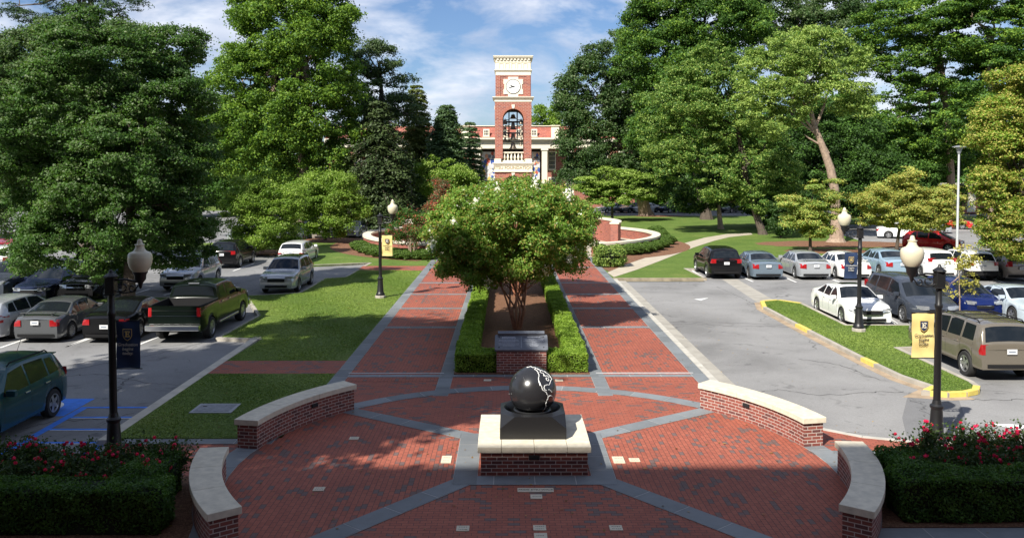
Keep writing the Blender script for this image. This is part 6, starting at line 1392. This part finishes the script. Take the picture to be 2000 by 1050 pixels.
b = A(868, 430, 68); crape(b, [(866, 385, 18), (850, 400, 16), (880, 405, 16), (860, 365, 11), (870, 420, 14)], 68, 'small crape myrtle with red blossoms left of the central tree', .17, .35, (L_gray, L_redtip, .45), 5, 2.0, dens=.8, th=.05, gap=.25)
b = A(905, 470, 60); crape(b, [(895, 450, 22), (884, 470, 16), (915, 470, 18)], 58, 'pinkish crape myrtle behind the central tree, left', .16, .32, (L_crape, L_redtip, .18), 5, 1.6, dens=.7, th=.045, gap=.3)
# right-hand side
b = A(1262, 421, 112); tree('oak_tree', 'dense dark oak right of the bell tower', 'tree', b, [(1150, 175, 48), (1125, 230, 38), (1190, 130, 45), (1175, 230, 55), (1140, 290, 48), (1230, 100, 45), (1240, 200, 70), (1200, 300, 60), (1260, 290, 60), (1120, 325, 30), (1160, 340, 40), (1230, 350, 45), (1290, 340, 40)], 112, L_dark, cl=1.0, leaf=.36, dens=.85, r0=.85, bark=m_bark2, second=(L_gray, .35), group=TG, front=.45)
b = A(1380, 430, 104); tree('maple_tree', 'tall green maple behind the light green tree, right of the sky gap', 'tree', b, [(1270, 60, 50), (1320, 30, 60), (1380, 50, 75), (1310, 110, 60), (1250, 130, 45), (1440, 80, 65), (1300, 180, 55), (1360, 130, 60), (1400, -10, 60), (1290, -20, 45), (1280, 250, 50), (1330, 250, 60)], 104, L_mid, cl=.95, leaf=.34, dens=.85, r0=.6, second=(L_bright, .25), group=TG, front=.45)
b = A(1560, 430, 118); tree('oak_tree', 'dark tall tree with bare dead limbs at the top, right', 'tree', b, [(1500, 30, 55), (1560, 60, 50), (1450, 0, 50), (1620, 40, 50), (1670, 80, 45), (1600, 110, 60), (1680, 10, 30), (1520, 110, 60)], 118, L_dark, cl=1.0, leaf=.36, dens=.8, r0=.6, gap=.22, second=(L_gray, .4), group=TG, tipn=8, trunk_to=A(1560, 10, 118))
b = gq(1633, 474); yT = b[1]
LT = tree('catalpa_tree', 'leaning light green tree with a bare pale trunk on the right lawn', 'tree', b, [(1545, 105, 44), (1600, 95, 42), (1645, 125, 42), (1660, 170, 34), (1565, 150, 46), (1500, 135, 38), (1520, 180, 40), (1620, 180, 42), (1480, 170, 36), (1670, 215, 26), (1470, 215, 34), (1600, 75, 24), (1545, 210, 32), (1500, 240, 30)], yT, L_light, cl=.55, leaf=.27, dens=.75, r0=.02, second=(L_mid, .22), group=TG, gap=.12, flat=.6, tipn=1, wid=.24)
for c in list(LT.children):
    if c.name.startswith('trunk'): bpy.data.objects.remove(c)
m = MB(); off = Vector((b[0], b[1], 0)); Q = lambda x, y, dy=0: Vector(A(x, y, yT+dy))-off
m.tube([Vector((0, 0, -.1)), Q(1634, 465), Q(1633, 420), Q(1630, 370), Q(1622, 330), Q(1606, 285), Q(1592, 250), Q(1580, 205), Q(1572, 160), Q(1578, 110)], [.95, .58, .38, .36, .34, .27, .22, .18, .13, .06], 12)
for pth, r_ in (([Q(1617, 300), Q(1596, 262), Q(1562, 222), Q(1530, 205)], .17), ([Q(1592, 250), Q(1610, 205), Q(1625, 150)], .14), ([Q(1582, 210), Q(1540, 180), Q(1490, 160)], .13), ([Q(1576, 170), Q(1600, 130), Q(1610, 90)], .12), ([Q(1606, 285), Q(1580, 270), Q(1570, 262)], .09), ([Q(1580, 200), Q(1555, 150), Q(1545, 105)], .12), ([Q(1600, 268), Q(1560, 235), Q(1515, 225), Q(1490, 240)], .08)): m.tube(pth, [r_, r_*.8, r_*.5, r_*.25][:len(pth)-1]+[r_*.12], 8)
m.build('trunk', m_bark2, LT, smooth=60, merge=False)
b = A(1490, 452, 80); tree('locust_tree', 'broad light green tree with a bare limb, between the path and the leaning tree', 'tree', b, [(1330, 170, 38), (1290, 210, 40), (1380, 130, 36), (1420, 150, 40), (1350, 220, 50), (1290, 270, 42), (1430, 210, 48), (1400, 110, 26), (1300, 320, 40), (1440, 270, 46), (1370, 300, 40), (1460, 330, 50), (1400, 350, 42), (1500, 290, 40), (1480, 380, 36), (1275, 235, 26), (1520, 350, 40)], 80, L_light, cl=.65, leaf=.29, dens=.75, r0=.34, second=(L_mid, .55), group=TG, gap=.12, flat=.6, wid=.25, trunk_to=A(1440, 240, 80))
b = gq(1408, 447); tree('magnolia_tree', 'glossy dark magnolia with a short straight trunk beyond the footpath', 'tree', b, [(1400, 375, 34), (1360, 380, 30), (1430, 360, 30), (1340, 395, 18), (1455, 390, 22), (1390, 345, 26)], 88, L_dark, cl=.5, leaf=.27, dens=.9, r0=.30, bark=m_bark2, second=(L_light, .12), wid=.3)
b = gq(1196, 431); JM = tree('japanese_maple', 'low layered yellow green maple behind the right ring wall', 'tree', b, [(1150, 352, 22, 0, .3), (1185, 335, 18, 0, .35), (1215, 340, 24, 0, .35), (1200, 362, 34, 0, .3), (1240, 350, 26, 0, .35), (1165, 372, 30, 0, .3), (1230, 375, 30, 0, .3), (1195, 390, 40, 0, .28), (1255, 385, 18, 0, .3), (1170, 335, 10, 0, .5), (1140, 365, 14, 0, .3)], 100, L_bright, cl=.6, leaf=.26, dens=.9, r0=.18, second=(L_light, .55), upb=1.0, flat=.4, sub=5)
TALL = [(1740, 55, 58), (1815, 30, 66), (1895, 50, 68), (1965, 80, 60), (1770, 120, 52), (1850, 130, 62), (1935, 160, 62), (1810, 200, 50), (1890, 230, 52), (1975, 230, 45), (1760, 180, 34), (1820, 280, 46), (1740, 250, 34), (1720, 110, 26)]
b = A(1860, 440, 98); tree('locust_tree', 'very tall feathery green tree at the upper right, left of the corner one', 'tree', b, TALL[:2]+TALL[4:6]+TALL[7:8]+TALL[10:], 98, L_mid, cl=.85, leaf=.32, dens=.8, r0=.5, bark=m_bark2, second=(L_bright, .35), group=TG, gap=.16, flat=.5, trunk_to=A(1830, 60, 98), upb=.6)
b = A(1940, 440, 92); tree('locust_tree', 'very tall feathery green tree at the upper right corner', 'tree', b, [(1895, 50, 62), (1965, 80, 60), (1935, 160, 62), (1890, 230, 52), (1975, 230, 45), (2030, 40, 70), (2040, 150, 70), (1930, -20, 60), (2030, 260, 60)], 92, L_mid, cl=.85, leaf=.32, dens=.8, r0=.5, bark=m_bark2, second=(L_bright, .35), group=TG, gap=.14, flat=.5, trunk_to=A(1930, 60, 92), upb=.6)
b = A(1650, 440, 88); tree('cedar_tree', 'dark dense tree behind the leaning bare trunk', 'tree', b, [(1560, 320, 50), (1620, 300, 48), (1680, 310, 48), (1540, 380, 48), (1600, 370, 50), (1670, 370, 50), (1720, 340, 40), (1650, 250, 40), (1590, 240, 45), (1500, 400, 40), (1690, 270, 30)], 90, L_dark, cl=.8, leaf=.32, dens=.85, r0=.4, second=(L_mid, .4), group=TG, front=.5)
b = A(1760, 440, 100); tree('maple_tree', 'mid green tree between the yellow dogwood and the tall locusts', 'tree', b, [(1750, 290, 45), (1800, 320, 45), (1850, 300, 42), (1780, 370, 45), (1840, 370, 40), (1720, 320, 30)], 100, L_mid, cl=.9, leaf=.34, dens=.8, r0=.3, group=TG, front=.5)
b = A(1525, 468, 76); tree('holly_tree', 'short dark evergreen shrub tree left of the pale trunk', 'tree', b, [(1525, 430, 18), (1520, 450, 16), (1530, 410, 14)], 76, L_dark, cl=.5, leaf=.2, dens=1.0, r0=.1)
DG = 'yellowing dogwoods beside the right-hand car park'
b = gq(1583, 492); tree('dogwood_tree', 'yellow green layered dogwood behind the silver sedans', 'tree', b, [(1575, 400, 24, 0, .5), (1545, 395, 20, 0, .4), (1605, 385, 22, 0, .5), (1580, 425, 34, 0, .5), (1615, 420, 24, 0, .5), (1550, 430, 22, 0, .5), (1590, 365, 14, 0, .6), (1525, 385, 12, 0, .4), (1590, 450, 26, 0, .5), (1620, 355, 12, 0, .4)], 63, L_light, cl=.42, leaf=.17, dens=.85, r0=.13, second=(L_yel, .35), group=DG, flat=.5, upb=.7)
b = gq(1750, 497); tree('dogwood_tree', 'yellow dogwood with rusty tints, right of the navy banner lamp', 'tree', b, [(1750, 370, 40, 0, .7), (1710, 395, 32, 0, .6), (1795, 390, 36, 0, .6), (1750, 420, 44, 0, .6), (1840, 405, 30, 0, .6), (1700, 430, 26, 0, .5), (1800, 435, 34, 0, .5), (1770, 345, 22, 0, .7), (1850, 375, 20, 0, .6), (1850, 435, 18, 0, .5)], 61, L_yel, cl=.45, leaf=.17, dens=.85, r0=.14, second=(L_light, .35), group=DG, flat=.5, upb=.7)
b = (28.6, 45.5); tree('maple_tree', 'large yellow green maple cut by the right edge', 'tree', b, [(1985, 165, 34), (1960, 230, 48), (2010, 220, 60), (1945, 290, 38), (1990, 310, 58), (1930, 350, 26), (1975, 380, 50), (1948, 425, 36), (1985, 450, 50), (2040, 350, 70), (2040, 440, 60), (1960, 470, 30), (2010, 480, 30)], 45.5, L_yel, cl=.42, leaf=.16, dens=.85, r0=.25, second=(L_bright, .5), flat=.6, upb=.6, front=.3)
b = gq(1875, 617); sp = tree('sapling', 'thin sapling with a few yellow leaves behind the tan SUV', 'sapling', b, [(1865, 510, 22), (1890, 500, 18), (1850, 560, 16), (1885, 560, 18), (1900, 530, 14), (1830, 575, 14)], b[1], L_yel, cl=.20, leaf=.13, dens=.32, r0=.035, bark=m_bark2, gap=.6, sub=3, tipn=6, inner=.3)
b = A(1070, 400, 165); tree('maple_tree', 'pale green tree tops behind the college roof, right of the tower', 'tree', b, [(1052, 228, 14), (1075, 232, 16), (1100, 225, 18), (1120, 235, 16), (1060, 245, 18)], 165, L_bright, cl=1.1, leaf=.5, dens=.8, r0=.4, gap=.1)
# shade trees beside the front building, left of the view (their shade lies over the left lawn and lot)
for (x, y, h, r_, lab) in ((-19.0, 8.0, 26, 7.4, 'tall shade tree beside the front building, nearer the plaza'), (-33, 5.0, 18, 6.0, 'tall shade tree beside the left car park, outside the view')):
    root = thing('shade_tree', (x, y, 0), 0, lab, 'tree', TG); L = np.array([[0, 0, h*.52, r_, r_, h*.24], [.4, 0, h*.72, r_*.8, r_*.8, h*.2], [.6, .8, h*.9, r_*.52, r_*.52, h*.15]])
    P_, N_, v_ = crown_pts(sublobes(L, 6), 1.0, .42, .75); link(leaf_mesh('crown', P_, N_, .42*RNG.uniform(.7, 1.3, len(P_)), L_mid, v_), 'crown', root)
    m = MB(); limbs(m, (0, 0, 0), .45, (0, 0, h*.7), [tuple(l[:3]) for l in L]); m.build('trunk', m_bark, root, smooth=60, merge=False)
# far woodland closing the view on both sides
P_ = []; N_ = []; V_ = []
for x0, x1, n, h0, h1 in ((-170, -42, 120, 8, 19), (26, 170, 130, 9, 20)):
    L = []
    for k in range(n):
        x = random.uniform(x0, x1); y = random.uniform(138, 172) if x > 0 or x < -55 else random.uniform(155, 175); h = random.uniform(h0, h1); r_ = random.uniform(3, 5.5); L.append([x, y, h-r_, r_, r_, r_]); L.append([x, y, h*.4, r_*1.1, r_, h*.4])
    a, b_, c = crown_pts(np.array(L), 1.7, .85, .7, front=.8, keep=.6); P_.append(a); N_.append(b_); V_.append(c)
P_ = np.concatenate(P_); link(leaf_mesh('woodland', P_, np.concatenate(N_), .85*RNG.uniform(.7, 1.3, len(P_)), L_mid, np.concatenate(V_)), 'woodland'); o = bpy.data.objects['woodland']; tag(o, 'green woodland closing the view behind the car parks', 'woodland', kind='stuff')
# ---------------------------------------------------------------- mown grass blades on the nearer lawns
def in_poly(px, py, poly):
    r = np.zeros(len(px), bool); n = len(poly)
    for i in range(n):
        (x0, y0), (x1, y1) = poly[i], poly[(i+1) % n]
        c = ((y0 > py) != (y1 > py)) & (px < (x1-x0)*(py-y0)/(y1-y0+1e-12)+x0); r ^= c
    return r
def blades(polys, per, hmax=.026):
    C_ = []
    for poly in polys:
        a = np.array(poly); x0, y0 = a.min(0); x1, y1 = a.max(0); n = int((x1-x0)*(y1-y0)*per); X = RNG.uniform(x0, x1, n); Y = RNG.uniform(y0, y1, n); k = in_poly(X, Y, inset(poly, .05)); C_.append(np.stack([X[k], Y[k], np.zeros(k.sum())], 1))
    C_ = np.concatenate(C_); n = len(C_); a = RNG.uniform(0, 2*PI, n); h = hmax*RNG.uniform(.4, 1.1, n)*(.75+.35*np.sin(C_[:, 0]*2.1)*np.sin(C_[:, 1]*1.3)); w_ = RNG.uniform(.012, .022, n)
    u = np.stack([np.cos(a), np.sin(a), 0*a], 1); lean = np.stack([RNG.normal(size=n)*.03, RNG.normal(size=n)*.03, h], 1)
    V = np.empty((n, 4, 3)); V[:, 0] = C_-u*w_[:, None]; V[:, 1] = C_+u*w_[:, None]; V[:, 2] = C_+lean+u*w_[:, None]*.3; V[:, 3] = C_+lean-u*w_[:, None]*.3
    val = np.clip(.5+.3*np.sin(C_[:, 0]*.9+C_[:, 1]*.5)+RNG.normal(size=n)*.25, 0, 1); return V.reshape(-1, 3), val
L_grass = leaf_mat('grass_blade', (.085, .145, .022), (.17, .225, .05), trans=.25)
V_, v_ = blades([[(KX, 19.35), (XL0, 19.35), (XL0, gy(728.5)), (KX, gy(728.5))], p1_+E1, ISL], 900)
o = link(quads_mesh('grass', V_, v_, L_grass), 'grass'); tag(o, 'mown grass on the lawns and the island nearest the plaza', 'grass', kind='stuff')

# a few fallen leaves
n = 900; X = RNG.uniform(-9, 9, n); Y = RNG.uniform(14, 46, n); Cf = np.stack([X, Y, np.full(n, .022)], 1)
o = link(leaf_mesh('fallen_leaves', Cf, unit(n)*.25+np.array([0, 0, 1.]), RNG.uniform(.04, .09, n), leaf_mat('dry_leaf', (.10, .05, .02), (.30, .20, .07)), wid=.3), 'fallen_leaves'); tag(o, 'scattered dry leaves on the paving and lawns', 'fallen leaves', kind='stuff')
